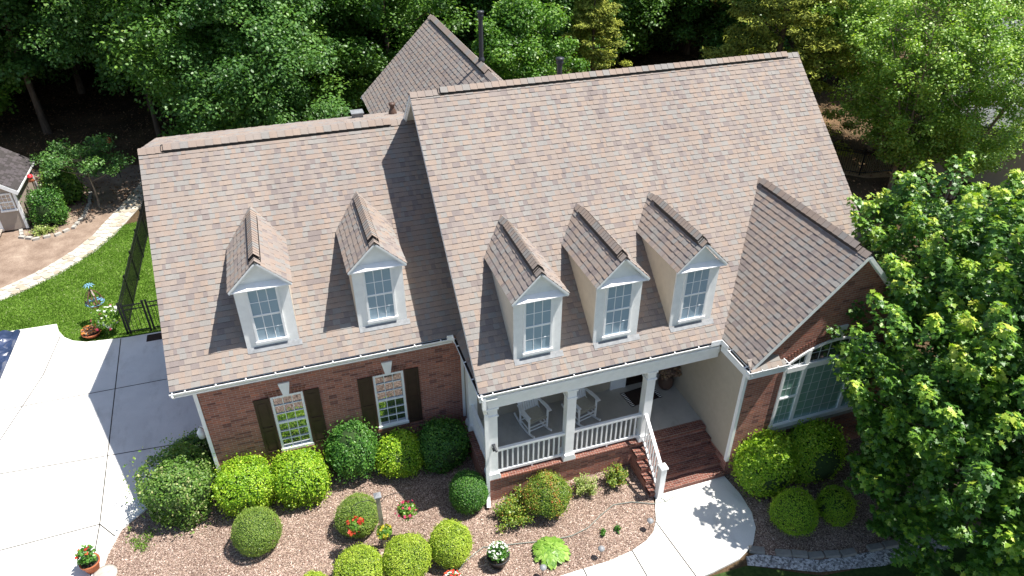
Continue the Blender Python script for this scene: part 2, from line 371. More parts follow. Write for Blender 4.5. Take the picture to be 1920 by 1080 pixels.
def joint(b, pts, w=.028, z=.039):
    for p, q in zip(pts[:-1], pts[1:]):
        d = Vector((q[0] - p[0], q[1] - p[1], 0)).normalized() * 1; s_ = Vector((-d.y, d.x, 0)) * w / 2
        p3 = Vector((*p, z)); q3 = Vector((*q, z)); b.quad(p3 - s_, q3 - s_, q3 + s_, p3 + s_)
for pts in ([(-3.4, 8.2), (-3.03, -.08)], [(-3.03, -.08), (-2.62, -.6)], [(-5.4, 9.0), (-5.55, 6.9), (-6.25, 3.6), (-6.9, .3)], [(-20, 5.6), (-.02, 5.4)], [(-20, 3.2), (-5.85, 2.62), (-.5, 2.22)], [(-20, -.3), (-5.25, -.16), (-3.03, -.08)], [(-3.03, -.08), (-3.05, -7)]):
    joint(b, pts)
b.build('joint', 'joint', dv)
WALK = [(10.8, -3.72), (12.88, -3.72), (12.94, -4.4), (12.88, -5.0), (12.7, -5.45), (12.35, -5.85), (11.8, -6.1), (11.0, -6.22), (10.0, -6.3), (7.3, -6.35), (2, -6.4), (-3, -6.5), (-3, -5.3), (2, -5.28), (6, -5.2), (7.92, -5.16), (8.8, -5.16), (9.43, -5.07), (9.9, -4.92), (10.19, -4.74), (10.42, -4.45), (10.58, -4.1)]
wk = sheet('walkway', WALK, .035, 'concrete', .12)
b = MB()
for pts in ([(10.39, -4.5), (10.55, -6.24)], [(9.43, -5.07), (9.46, -6.3)], [(8.1, -5.16), (8.1, -6.3)], [(6.7, -5.2), (6.7, -6.3)], [(5.3, -5.2), (5.3, -6.3)]): joint(b, pts)
b.build('joint', 'joint', wk)
BED = [(-.012, 2.35), (-.3, 2.25), (-.55, 1.9), (-1.0, 1.1), (-1.6, .35), (-2.15, -.1), (-2.5, -.45), (-2.72, -1.1), (-2.84, -1.9), (-2.95, -3.2), (-3, -5.3), (2, -5.28), (6, -5.2), (7.92, -5.16), (8.8, -5.16), (9.43, -5.07), (9.9, -4.92), (10.19, -4.74), (10.42, -4.45), (10.58, -4.1), (10.8, -3.5), (11, -1.5), (6.6, -1.5), (6.6, .4), (0, .4)]
sheet('mulch_bed', BED, .0, 'mulch')
BED2 = [(12.94, -3.5), (22, -3.5), (22, -7.2), (18, -7.2), (15.13, -6.95), (13.61, -6.72), (12.3, -6.1), (12.36, -5.86), (12.7, -5.45), (12.88, -5.0), (12.94, -4.4)]
sheet('mulch_bed', BED2, .0, 'mulch')
sheet('gravel', [(12.0, -6.08), (12.3, -6.1), (13.61, -6.72), (15.13, -6.95), (18, -7.2), (18, -7.55), (15, -7.35), (13.4, -7.0), (11.9, -6.3)], -.012, 'gravel')
sheet('front_lawn', [(-3, -6.4), (2, -6.35), (7.3, -6.3), (10, -6.25), (11.9, -6.3), (13.4, -7.1), (15, -7.3), (18, -7.5), (40, -7.4), (40, -40), (-3, -40)], -.018, 'dark_lawn')
LAWN = [(-.1, 8.2), (-2.08, 8.2), (-3.2, 8.22), (-3.89, 8.3), (-4.5, 8.38), (-4.95, 8.6), (-5.25, 8.9), (-5.5, 9.35), (-5.65, 9.85), (-7.4, 9.9), (-20, 9.95), (-20, 10.2), (-12, 10.8), (-8.6, 11.9), (-7.2, 12.7), (-6.1, 13.75), (-5.2, 15.1), (-4.7, 16.2), (-4.2, 17.2), (-3.2, 17.4), (-.1, 16.5)]
sheet('pine_straw', [(27.5, 13.5), (30.2, 10.8), (33, 10.2), (33.5, 12), (31, 14.5), (28.5, 15)], -.012, 'straw')
sheet('lawn', LAWN, -.01, 'lawn')
SOIL = [(-20, 10.2), (-12, 10.8), (-8.6, 11.9), (-7.2, 12.7), (-6.1, 13.75), (-5.2, 15.1), (-4.7, 16.2), (-4.2, 17.2), (-3.4, 20), (-4, 24), (-9, 25), (-20, 25)]
sheet('bare_soil', SOIL, -.018, 'bare_soil')
# flagstone path: a curved band of flat stones
rng = random.Random(4)
pc = [(-20, 10.75), (-12, 11.2), (-9.2, 12.0), (-7.7, 12.85), (-6.5, 13.9), (-5.55, 15.2), (-4.95, 16.4), (-4.6, 17.6), (-4.1, 19.2), (-3.6, 21), (-3.2, 23)]
b = MB()
def along(pc, step):
    acc = 0
    for p, q in zip(pc[:-1], pc[1:]):
        L = hypot(q[0] - p[0], q[1] - p[1]); k = max(1, int(L / step))
        for i in range(k):
            f = i / k; yield (p[0] + (q[0] - p[0]) * f, p[1] + (q[1] - p[1]) * f, (q[0] - p[0]) / L, (q[1] - p[1]) / L)
for x, y, dx, dy in along(pc, .3):
    for j in (-.3, 0, .3):
        cx = x - dy * j + rng.uniform(-.04, .04); cy = y + dx * j + rng.uniform(-.04, .04)
        if x < -10 and rng.random() < .0: continue
        n = rng.choice((5, 6)); a0 = rng.random() * 6; r0 = rng.uniform(.13, .18); h = rng.uniform(.01, .03)
        pl = [(cx + cos(a0 + 2 * pi * k / n) * r0 * rng.uniform(.8, 1.15), cy + sin(a0 + 2 * pi * k / n) * r0 * rng.uniform(.8, 1.15)) for k in range(n)]
        b.prism(pl, 'z', -.03, h, tone=rng.random())
tone_mat('flagstone', [(0, (.34, .29, .22)), (.5, (.50, .45, .36)), (1, (.62, .58, .5))])
o = b.build('stone_path', 'flagstone'); o['kind'] = 'structure'
sheet('path', [(x - dy * .48, y + dx * .48) for x, y, dx, dy in list(along(pc, 1.0))] + [(x + dy * .48, y - dx * .48) for x, y, dx, dy in list(along(pc, 1.0))][::-1], -.004, 'stone_light')

# ---------------------------------------------------------------- house
house = thing('brick_house', 'large brick house with tan shingle roof, five white dormers and a railed front porch', 'house')
P_ = .8785
ZE, XL, XG, XM, XR, YE, YEM = 3.84, -.436, 6.33, 6.361, 18.187, -.303, -2.657
YRL, ZRL = 4.43, 3.84 + .8785 * (4.43 + .303); YRM, ZRM = 3.325, 3.84 + .8785 * (3.325 + 2.657)
rs = random.Random(11)
def shingle_slope(b, o, u, v, W, L, expo=.1425, tab=(.12, .3), thick=.011, clip=None, skip_rows=0):
    """real overlapping courses: o = lower left corner, u along the eave, v up the slope"""
    o = Vector(o); u = Vector(u).normalized(); v = Vector(v).normalized(); n = u.cross(v).normalized()
    if n.z < 0: n = -n
    rows = int(math.ceil(L / expo))
    for r in range(rows):
        v0 = r * expo; v1 = min(L, v0 + expo + .004)
        lo, hi = (0, W) if clip is None else clip(v0 + expo / 2)
        if hi - lo < .03: continue
        x = lo; last = -1
        while x < hi - 1e-4:
            ww = rs.choice((.08, .10, .12, .13, .15, .17, .20)); x2 = min(hi, x + ww)
            if hi - x2 < .06: x2 = hi
            tn = rs.random() * .94; h0 = thick + (.007 if (last != 1 and rs.random() < .62) else 0); last = 1 if h0 > thick else 0
            a = o + u * x + v * v0; c_ = o + u * x2 + v * v0; d = o + u * x2 + v * v1; e = o + u * x + v * v1
            b.quad(a + n * h0, c_ + n * h0, d + n * .001, e + n * .001, tone=tn)
            b.quad(a - n * .002, c_ - n * .002, c_ + n * h0, a + n * h0, tone=.97)
            if h0 > thick: b.tri(a + n * h0, e + n * .001, a + n * (h0 - .007), tone=.97); b.tri(c_ + n * h0, c_ + n * (h0 - .007), d + n * .001, tone=.97)
            x = x2
def deck(b, o, u, v, W, L, t_=.1, off=.004):
    """roof board under the shingles"""
    o = Vector(o); u = Vector(u).normalized(); v = Vector(v).normalized(); n = u.cross(v).normalized()
    if n.z < 0: n = -n
    q = [o, o + u * W, o + u * W + v * L, o + v * L]
    vs = [p - n * off for p in q] + [p - n * (t_ + off) for p in q]
    b.add(vs, [(0, 1, 2, 3), (7, 6, 5, 4), (0, 4, 5, 1), (1, 5, 6, 2), (2, 6, 7, 3), (3, 7, 4, 0)])
def ridge_caps(b, a, c, left, right, vent=None, wid=.17, step=.2):
    """bent cap shingles from a to c; left/right: unit vectors down each slope"""
    a = Vector(a); c = Vector(c); d = (c - a); L = d.length; d.normalize(); l = Vector(left).normalized(); r = Vector(right).normalized()
    s = 0
    while s < L - .02:
        e = min(L, s + step + .01); up = .03 if not vent or s < vent[0] or s > L - vent[1] else .085
        tn = rs.choice((.02, .14, .3, .4, .5)); hi = up + .012
        for side in (l, r):
            p0 = a + d * s + Vector((0, 0, hi)); p1 = a + d * e + Vector((0, 0, up))
            q0 = p0 + side * wid; q1 = p1 + side * wid
            b.quad(p0, q0, q1, p1, tone=tn); dn = Vector((0, 0, -.012))
            b.quad(q0, q0 + dn, q1 + dn, q1, tone=.97); b.quad(p0, p0 + dn, q0 + dn, q0, tone=.97)
        s += step
def vent_mesh(b, a, c, left, right, vent, wid=.16):
    a = Vector(a); c = Vector(c); d = (c - a); L = d.length; d.normalize(); p = a + d * vent[0]; q = c - d * vent[1]
    for side in (Vector(left).normalized(), Vector(right).normalized()):
        for k, h in ((wid + .006, .08), ):
            x = p + side * k; y = q + side * k
            b.quad(x + Vector((0, 0, h)), y + Vector((0, 0, h)), y + Vector((0, 0, -.0)), x + Vector((0, 0, -.0)))
        for z_ in (p - d * .006, q + d * .006): b.quad(z_ + Vector((0, 0, .082)), z_ + side * wid + Vector((0, 0, .078)), z_ + side * wid, z_)
vf = Vector((0, cos(math.atan(P_)), sin(math.atan(P_)))); LL = (YRL - YE) * hypot(1, P_); LM = (YRM - YEM) * hypot(1, P_)
XLR = 6.75
b = MB(); k = .27
shingle_slope(b, Vector((XL, YE, ZE)) + vf * .065, (1, 0, 0), vf, XLR - XL, LL - .065)
vb = Vector((0, -cos(math.atan(k)), sin(math.atan(k)))); LB = (7.55 - YRL) * hypot(1, k)
shingle_slope(b, (XL, 7.55, ZRL - k * (7.55 - YRL)), (1, 0, 0), vb, XLR - XL, LB)
roofL = b.build('roof', 'shingles', house); roofL['label'] = 'lower left roof slope over the garage wing with two dormers'
b = MB(); deck(b, Vector((XL, YE, ZE)) + vf * .12, (1, 0, 0), vf, XLR - XL, LL - .2); deck(b, (XL, 7.5, ZRL - k * (7.5 - YRL)), (1, 0, 0), vb, XLR - XL, LB - .15)
b.build('roof_deck', 'white_trim', roofL)
dl, dr = -vf, Vector((0, cos(math.atan(k)), -sin(math.atan(k))))
b = MB(); ridge_caps(b, (XL, YRL, ZRL), (XLR, YRL, ZRL), dl, dr, (.55, .85)); b.build('ridge_cap', 'shingles', roofL)
b = MB(); vent_mesh(b, (XL, YRL, ZRL), (XLR, YRL, ZRL), dl, dr, (.55, .85)); b.build('ridge_vent', 'black_plastic', roofL)
# main roof
b = MB(); shingle_slope(b, Vector((XM, YEM, ZE)) + vf * .065, (1, 0, 0), vf, XR - XM, LM - .065)
vbm = Vector((0, -vf.y, vf.z)); YBM = 2 * YRM - YEM
shingle_slope(b, (XM, YBM, ZE), (1, 0, 0), vbm, XR - XM, LM)
roofM = b.build('roof', 'shingles', house); roofM['label'] = 'tall main roof slope above the porch with three dormers'
b = MB(); deck(b, Vector((XM, YEM, ZE)) + vf * .12, (1, 0, 0), vf, XR - XM, LM - .2); deck(b, (XM, YBM, ZE), (1, 0, 0), vbm, XR - XM, LM - .09)
b.build('roof_deck', 'white_trim', roofM)
b = MB(); ridge_caps(b, (XM, YRM, ZRM), (XR, YRM, ZRM), -vf, -vbm, (.75, .55)); b.build('ridge_cap', 'shingles', roofM)
b = MB(); vent_mesh(b, (XM, YRM, ZRM), (XR, YRM, ZRM), -vf, -vbm, (.75, .55)); b.build('ridge_vent', 'black_plastic', roofM)
# cross gable (front right)
XA, ZA, GY = 15.446, 6.633, -3.86; gp = (ZA - ZE) / (XA - 12.756)
def gable_roof(b, bd, x0, xa, x1, ze_, za, y0, y1, dt=.09):
    for xe, sg in ((x0, 1), (x1, -1)):
        v = Vector((xa - xe, 0, za - ze_)); L = v.length
        o = Vector((xe, y0, ze_)); shingle_slope(b, o, (0, 1, 0), v, y1 - y0, L)
        deck(bd, o, (0, 1, 0), v, y1 - y0, L - .08, dt)
b = MB(); bd = MB(); gable_roof(b, bd, 12.83, XA, 2 * XA - 12.83, ZE + .077, ZA, GY, .62)
roofG = b.build('roof', 'shingles', house); roofG['label'] = 'front right cross gable roof over the arched window'
bd.build('roof_deck', 'white_trim', roofG)
gl = Vector((-1, 0, -gp)).normalized(); gr_ = Vector((1, 0, -gp)).normalized()
b = MB(); ridge_caps(b, (XA, GY, ZA), (XA, .55, ZA), gl, gr_, (.3, .35)); b.build('ridge_cap', 'shingles', roofG)
b = MB(); vent_mesh(b, (XA, GY, ZA), (XA, .55, ZA), gl, gr_, (.3, .35)); b.build('ridge_vent', 'black_plastic', roofG)
# rear wing roof
XB, ZB = 8.93, 9.0; XBE, ZBE = 6.13, 6.3
b = MB(); bd = MB(); gable_roof(b, bd, XBE, XB, 2 * XB - XBE, ZBE, ZB, 3.5, 12.0)
roofB = b.build('roof', 'shingles', house); roofB['label'] = 'steep rear wing roof rising behind the main ridge'
bd.build('roof_deck', 'white_trim', roofB)
bp_ = (ZB - ZBE) / (XB - XBE); bl = Vector((-1, 0, -bp_)).normalized(); br = Vector((1, 0, -bp_)).normalized()
b = MB(); ridge_caps(b, (XB, 12.0, ZB), (XB, 3.5, ZB), bl, br, (.35, 1.4)); b.build('ridge_cap', 'shingles', roofB)
b = MB(); vent_mesh(b, (XB, 12.0, ZB), (XB, 3.5, ZB), bl, br, (.35, 1.4)); b.build('ridge_vent', 'black_plastic', roofB)
# fascia / rake boards (white)
def rake(b, p, q, h=.14, t_=.03, drop=.05):
    p = Vector(p); q = Vector(q); p = p - Vector((0, 0, h / 2 + drop)); q = q - Vector((0, 0, h / 2 + drop)); b.beam(p, q, t_, h)
b = MB()
rake(b, (XL + .045, YE, ZE), (XL + .045, YRL, ZRL)); rake(b, (XL + .045, YRL, ZRL), (XL + .045, 7.5, ZRL - k * 3.07))
rake(b, (XM + .045, YEM, ZE), (XM + .045, YRM, ZRM)); rake(b, (XM + .045, YRM, ZRM), (XM + .045, YBM, ZE))
rake(b, (XR - .045, YEM, ZE), (XR - .045, YRM, ZRM)); rake(b, (XR - .045, YRM, ZRM), (XR - .045, YBM, ZE))
rake(b, (12.756, GY + .03, ZE), (XA, GY + .03, ZA), .1); rake(b, (2 * XA - 12.756, GY + .03, ZE), (XA, GY + .03, ZA), .1)
rake(b, (XBE, 12 - .012, ZBE), (XB, 12 - .012, ZB)); rake(b, (2 * XB - XBE, 12 - .012, ZBE), (XB, 12 - .012, ZB))
b.build_each('rake_board', 'white_trim', house)
# soffit strip under the west rake of the main roof, seen beside the left ridge
b = MB()
for p, q in (((YEM, ZE), (YRM, ZRM)), ((YRM, ZRM), (YBM, ZE))):
    b.quad((XM + .03, p[0], p[1] - .17), (XM + .42, p[0], p[1] - .17), (XM + .42, q[0], q[1] - .17), (XM + .03, q[0], q[1] - .17))
b.build('soffit', 'soffit', house)
# walls
XW2 = 6.78
def wall_y(b, x0, x1, z0, z1, y, holes, depth=.1):
    xs = sorted({x0, x1, *[h[0] for h in holes], *[h[1] for h in holes]}); zs = sorted({z0, z1, *[h[2] for h in holes], *[h[3] for h in holes]})
    for i in range(len(xs) - 1):
        for j in range(len(zs) - 1):
            cx = (xs[i] + xs[i + 1]) / 2; cz = (zs[j] + zs[j + 1]) / 2
            if any(h[0] < cx < h[1] and h[2] < cz < h[3] for h in holes): continue
            b.quad((xs[i], y, zs[j]), (xs[i + 1], y, zs[j]), (xs[i + 1], y, zs[j + 1]), (xs[i], y, zs[j + 1]))
    for a, c, d, e in holes:
        yy = y + depth
        b.quad((a, y, d), (a, yy, d), (a, yy, e), (a, y, e)); b.quad((c, y, d), (c, y, e), (c, yy, e), (c, yy, d))
        b.quad((a, y, d), (c, y, d), (c, yy, d), (a, yy, d)); b.quad((a, y, e), (a, yy, e), (c, yy, e), (c, y, e))
WIN = [(1.64, 2.44, 1.06, 2.9), (4.21, 5.01, 1.06, 2.9)]
b = MB(); wall_y(b, 0, 6.64, -.1, 3.78, 0, WIN)
# west gable end of garage wing and rear wall
b.add([(0, 0, -.1), (0, 0, 3.9), (0, YRL, ZRL - .12), (0, 7.3, ZRL - .12 - k * (7.3 - YRL)), (0, 7.3, -.1)], [(0, 1, 2, 3, 4)])
b.quad((0, 7.3, -.1), (XW2, 7.3, -.1), (XW2, 7.3, 6.9), (0, 7.3, 6.9))
b.build('wall', 'brick', house)['label'] = 'brick front wall of the garage wing'
# gable front wall with side returns
b = MB(); x0, x1 = 12.9, 2 * XA - 12.9; yw = -3.672
b.add([(x0, yw, -.1), (x1, yw, -.1), (x1, yw, 3.75), (XA, yw, ZA - .1), (x0, yw, 3.75)], [(0, 1, 2, 3, 4)])
b.quad((x1, yw, -.1), (x1, YBM - .4, -.1), (x1, YBM - .4, 3.8), (x1, yw, 3.8))
b.quad((XM + .4, YBM - .4, -.1), (x1, YBM - .4, -.1), (x1, YBM - .4, 3.9), (XM + .4, YBM - .4, 3.9))
b.add([(x1 - .02, -2.3, 3.6), (x1 - .02, YRM, ZRM - .15), (x1 - .02, YBM - .4, 3.9)], [(0, 1, 2)])
b.build('wall', 'brick', house)['label'] = 'brick gable wall around the arched window'
# rear wing body
b = MB(); b.box(6.5, 11.4, 9.2, 11.8, -.1, 6.25); b.add([(6.5, 11.8, 6.2), (11.4, 11.8, 6.2), (XB, 11.8, ZB - .15)], [(0, 1, 2)])
b.build('wall', 'siding_cream', house)['label'] = 'cream wall of the rear wing'
# siding walls: west gable of main part above the garage roof, porch walls
b = MB()
b.add([(XW2, YEM + .25, 3.6), (XW2, YRM, ZRM - .13), (XW2, 8.9, 3.9), (XW2, 8.9, 3.4)], [(0, 1, 2, 3)])
b.build('wall', 'lap_cream', house)['label'] = 'cream siding of the main west gable above the garage roof'
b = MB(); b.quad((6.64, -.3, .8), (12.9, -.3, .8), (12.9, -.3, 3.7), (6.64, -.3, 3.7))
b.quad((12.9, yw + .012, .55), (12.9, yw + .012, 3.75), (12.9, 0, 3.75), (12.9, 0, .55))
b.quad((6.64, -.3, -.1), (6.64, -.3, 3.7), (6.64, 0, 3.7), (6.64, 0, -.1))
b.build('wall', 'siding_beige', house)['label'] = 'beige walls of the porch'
b = MB(); b.quad((12.894, yw + .012, -.1), (12.894, yw + .012, .56), (12.894, -.3, .56), (12.894, -.3, -.1)); b.build('wall', 'brick', house)['label'] = 'brick footing beside the steps'
b = MB(); b.box(6.5, 12.95, YEM + .12, -.3, 3.55, 3.6); b.build('porch_ceiling', 'soffit', house)
# corner boards
b = MB(); b.box(-.03, .055, -.03, .09, -.05, 3.6); b.box(12.845, 12.93, yw - .022, yw + .085, .56, 3.7); b.box(6.57, 6.70, -.035, .04, .6, 3.6); b.box(6.71, 6.8, -.36, -.02, .8, 3.55)
b.build_each('corner_board', 'white_trim', house)
# frieze / eave box
b = MB(); b.box(XL + .06, XG, YE + .07, -.002, 3.66, 3.7); b.build('soffit', 'white_trim', house)
# beam over the porch
b = MB(); b.box(6.58, 12.86, -2.5, -2.26, 3.25, 3.42); b.box(6.55, 12.86, -2.53, -2.24, 3.42, 3.56); b.box(6.58, 6.82, -2.25, -.3, 3.25, 3.56)
b.box(6.36, 12.78, YEM + .05, -2.53, 3.6, 3.7)
b.build('porch_beam', 'white_paint', house, .008)
# porch side pent (shingled strip above the west porch gutter)
b = MB(); v = Vector((.42, 0, .3)); shingle_slope(b, (XG + .07, YEM + .05, ZE + .02), (0, 1, 0), v, 2.4, v.length, clip=lambda q: (.66 * q + .22, 2.4)); b.build('pent_roof', 'shingles', house)
# gutters
def gutter(name, p, q, out, hang=True, step=.68, label=None):
    """open trough from p to q; out = horizontal unit vector away from the house; z is the lip height"""
    p = Vector(p); q = Vector(q); o_ = Vector(out); z = Vector((0, 0, 1)); b = MB()
    prof = [(.02, -.01), (.02, -.09), (.08, -.09), (.105, -.05), (.113, -.0), (.132, .0), (.132, -.012), (.122, -.014), (.112, -.055), (.085, -.1), (.008, -.1), (.008, -.01)]
    A = [p + o_ * (x - .125) + z * h for x, h in prof]; B = [q + o_ * (x - .125) + z * h for x, h in prof]; n = len(prof)
    b.add(A + B, [(i, (i + 1) % n, n + (i + 1) % n, n + i) for i in range(n)])
    b.add([A[0], A[1], A[2], A[3], A[4]], [(0, 1, 2, 3, 4)]); b.add([B[0], B[1], B[2], B[3], B[4]], [(4, 3, 2, 1, 0)])
    g = b.build(name, 'white_trim', house)
    b = MB(); A = [p + o_ * (x - .125) - z * .035 for x in (.022, .11)]; B = [q + o_ * (x - .125) - z * .035 for x in (.022, .11)]; b.quad(A[0], A[1], B[1], B[0]); b.build('trough_shade', 'soil', g)  # dark strip standing in for the shade inside the trough
    if hang:
        d = q - p; L = d.length; d.normalize(); hb = MB(); s_ = .35
        while s_ < L:
            c0 = p + d * s_; hb.beam(c0 + z * .035 - o_ * .16, c0 + z * .008 + o_ * .012, .03, .014); s_ += step
        hb.build_each('gutter_hanger', 'white_trim', g)
    return g
GL = ZE - .0
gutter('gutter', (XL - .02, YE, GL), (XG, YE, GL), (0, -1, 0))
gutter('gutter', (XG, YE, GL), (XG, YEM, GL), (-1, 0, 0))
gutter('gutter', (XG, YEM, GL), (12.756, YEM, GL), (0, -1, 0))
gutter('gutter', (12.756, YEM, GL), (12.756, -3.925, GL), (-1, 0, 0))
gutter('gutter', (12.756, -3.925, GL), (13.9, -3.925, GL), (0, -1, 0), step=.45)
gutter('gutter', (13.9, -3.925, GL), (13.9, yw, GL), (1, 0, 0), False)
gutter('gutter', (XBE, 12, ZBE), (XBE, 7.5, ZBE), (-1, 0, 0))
b = MB(); b.box(XG - .16, XG - .01, YE - .02, YE + .0, GL - .03, GL + .13); b.box(XG - .02, XG + .0, YE - .17, YE, GL - .03, GL + .13)
b.box(12.45, 12.75, YEM - .02, YEM - .005, GL - .02, GL + .12); b.box(12.745, 12.76, YEM - .3, YEM - .01, GL - .02, GL + .12)
b.build_each('splash_guard', 'white_trim', house)
# eave return under the gable rake
b = MB(); shingle_slope(b, (12.8, -3.9, ZE), (1, 0, 0), (0, .25, .22), 1.05, .33, clip=lambda v: (0, 1.05 - v * .8)); b.build('return_roof', 'shingles', house)
b = MB(); b.box(12.78, 13.88, -3.9, yw - .003, 3.62, 3.76); b.box(12.78, 12.897, yw, YEM, 3.6, 3.75); b.build('soffit', 'white_trim', house)
# dormers
DM_Y, DZ = -2.15, 4.28
def dormer(xc, yf, zb, w=1.22, label=''):
    """body + roof + pediment + window, everything ONE part with sub-parts"""
    h = w / 2; ze_, za = 5.97 + zb - 4.28, 6.71 + zb - 4.28; tail = 2.6
    b = MB()
    b.add([(xc - h, yf, zb - .25), (xc + h, yf, zb - .25), (xc + h, yf, ze_), (xc, yf, za - .1), (xc - h, yf, ze_)], [(0, 1, 2, 3, 4)])
    for sx in (-h, h): b.quad((xc + sx, yf, zb - .25), (xc + sx, yf + tail, zb - .25), (xc + sx, yf + tail, ze_), (xc + sx, yf, ze_))
    body = b.build('dormer', 'dormer_siding', house); body['label'] = label
    b = MB()
    for sx in (-1, 1):                                               # cream cheeks with white corner boards
        x = xc + sx * (h + .004); b.quad((x, yf + .035, zb - .25), (x, yf + tail, zb - .25), (x, yf + tail, ze_ - .01), (x, yf + .035, ze_ - .01))
    b.build('cheek', 'siding_cream', body)
    b = MB(); bd = MB(); ov = .13; e = h + .1; dz = -(ov) * ((za - ze_) / h)
    gable_roof(b, bd, xc - e, xc, xc + e, ze_ + .05, za, yf - .17, yf + 2.75, .035)
    rf = b.build('roof', 'shingles', body); bd.build('roof_deck', 'white_trim', body)
    lv = Vector((-e, 0, -(za - ze_ - .05))).normalized(); rv = Vector((-lv.x, 0, lv.z))
    b = MB(); ridge_caps(b, (xc, yf - .17, za), (xc, yf + 2.6, za), lv, rv, (.18, .3), wid=.17, step=.12); b.build('ridge_cap', 'shingles', body)
    b = MB(); vent_mesh(b, (xc, yf - .17, za), (xc, yf + 2.45, za), lv, rv, (.18, .25), .18); b.build('ridge_vent', 'black_plastic', body)
    b = MB()                                                         # pediment trim and sloping pent shelf
    zz = ze_ + .05
    rake(b, (xc - e + .02, yf - .13, zz), (xc, yf - .13, za), .04, .03, .045); rake(b, (xc + e - .02, yf - .13, zz), (xc, yf - .13, za), .04, .03, .045)
    b.add([(xc - e + .05, yf - .15, zz - .035), (xc + e - .05, yf - .15, zz - .035), (xc + e - .14, yf - .002, zz + .06), (xc - e + .14, yf - .002, zz + .06)], [(0, 1, 2, 3)])
    b.box(xc - e + .06, xc + e - .06, yf - .148, yf - .003, zz - .06, zz - .037)
    b.build('pediment_trim', 'white_trim', body)
    b = MB(); b.beam((xc - h + .0, yf - .06, zb - .03), (xc + h + .06, yf - .06, zb - .03), .14, .012, (0, -.66, .75))
    b.build('flashing', 'flashing', body)
    # window
    b = MB(); z0, z1 = 4.46 + zb - 4.28, 5.90 + zb - 4.28; a = .31
    window(b, xc - a - .05, xc + a + .05, z0 - .05, z1 + .05, yf, 3, 2, .055, .04)
    wf = b.build('window', 'white_trim', body, .004)
    b = MB(); b.quad((xc - a, yf - .012, z0), (xc + a, yf - .012, z0), (xc + a, yf - .012, z1), (xc - a, yf - .012, z1)); b.build('pane', 'glass_blind', body)
    return body
def window(b, x0, x1, z0, z1, y, nx, nz, fr, proud, midz=None, bars=True, sash=True):
    """double-hung sash window frame facing -y: outer frame + meeting rail + thin bars"""
    b.box(x0, x0 + fr, y - proud, y + .02, z0, z1); b.box(x1 - fr, x1, y - proud, y + .02, z0, z1)
    b.box(x0 + fr, x1 - fr, y - proud, y + .02, z1 - fr, z1); b.box(x0 - .02, x1 + .02, y - proud - .025, y + .02, z0 - .02, z0 + fr)
    zm = midz or (z0 + z1) / 2; ix0, ix1, iz0, iz1 = x0 + fr, x1 - fr, z0 + fr, z1 - fr
    if sash: b.box(ix0, ix1, y - proud * .62, y + .01, zm - .025, zm + .025)
    t_ = .0085
    for i in range(1, nx):
        x = ix0 + (ix1 - ix0) * i / nx; b.box(x - t_, x + t_, y - proud * .45, y - .001, iz0, iz1)
    segs = ((iz0, zm - .025), (zm + .025, iz1)) if sash else ((iz0, iz1),)
    for lo, hi in segs:
        for j in range(1, nz):
            z = lo + (hi - lo) * j / nz; b.box(ix0, ix1, y - proud * .42, y - .002, z - t_, z + t_)
for xc, l in ((2.0, 'left dormer on the garage wing roof'), (4.68, 'right dormer on the garage wing roof')): dormer(xc, .25, 4.32, 1.22, l)
for xc, l in ((7.94, 'left dormer of the three above the porch'), (9.98, 'middle dormer of the three above the porch'), (12.07, 'right dormer of the three above the porch')): dormer(xc, DM_Y, DZ, 1.18, l)
# front windows with shutters and keystones
for a, c, d, e in WIN:
    b = MB(); window(b, a, c, d, e, .05, 3, 3, .06, .06); wf = b.build('window', 'white_trim', house, .004)
    b = MB(); b.quad((a + .03, .055, d + .03), (c - .03, .055, d + .03), (c - .03, .055, e - .03), (a + .03, .055, e - .03)); b.build('pane', 'glass', wf)
    for x in (a - .4, c + .02):
        b = MB(); y = -.035; b.box(x, x + .055, y, -.002, d - .02, e + .02); b.box(x + .325, x + .38, y, -.002, d - .02, e + .02)
        for z, h in ((d - .02, .09), (e - .07, .09), ((d + e) / 2 - .1, .09)): b.box(x + .055, x + .325, y, -.002, z, z + h)
        b.box(x + .05, x + .33, -.018, -.003, d, e); b.box(x + .1, x + .28, -.026, -.017, d + .12, (d + e) / 2 - .15); b.box(x + .1, x + .28, -.026, -.017, (d + e) / 2 + .04, e - .12)
        b.build('shutter', 'shutter_brown', house)
    m_ = (a + c) / 2; b = MB(); b.prism([(m_ - .07, e + .01), (m_ + .07, e + .01), (m_ + .14, e + .4), (m_ - .14, e + .4)], 'y', -.045, -.002); b.build('keystone', 'white_trim', house)
    b = MB()
    for i in range(11):
        f = (i - 5) / 5; x = m_ + f * .42
        if abs(f) > .2: b.prism([(x - .03, e + .005), (x + .03, e + .005), (x + .036 + f * .06, e + .2), (x - .036 + f * .06, e + .2)], 'y', -.01, -.001)
    b.build('lintel', 'brick_rowlock', house)
    b = MB()
    n = int((c - a + .1) / .068)
    for i in range(n): b.box(a - .05 + i * .068, a + .012 + i * .068, -.05, -.001, d - .12, d - .022)
    b.build('window_sill', 'brick_rowlock', house)
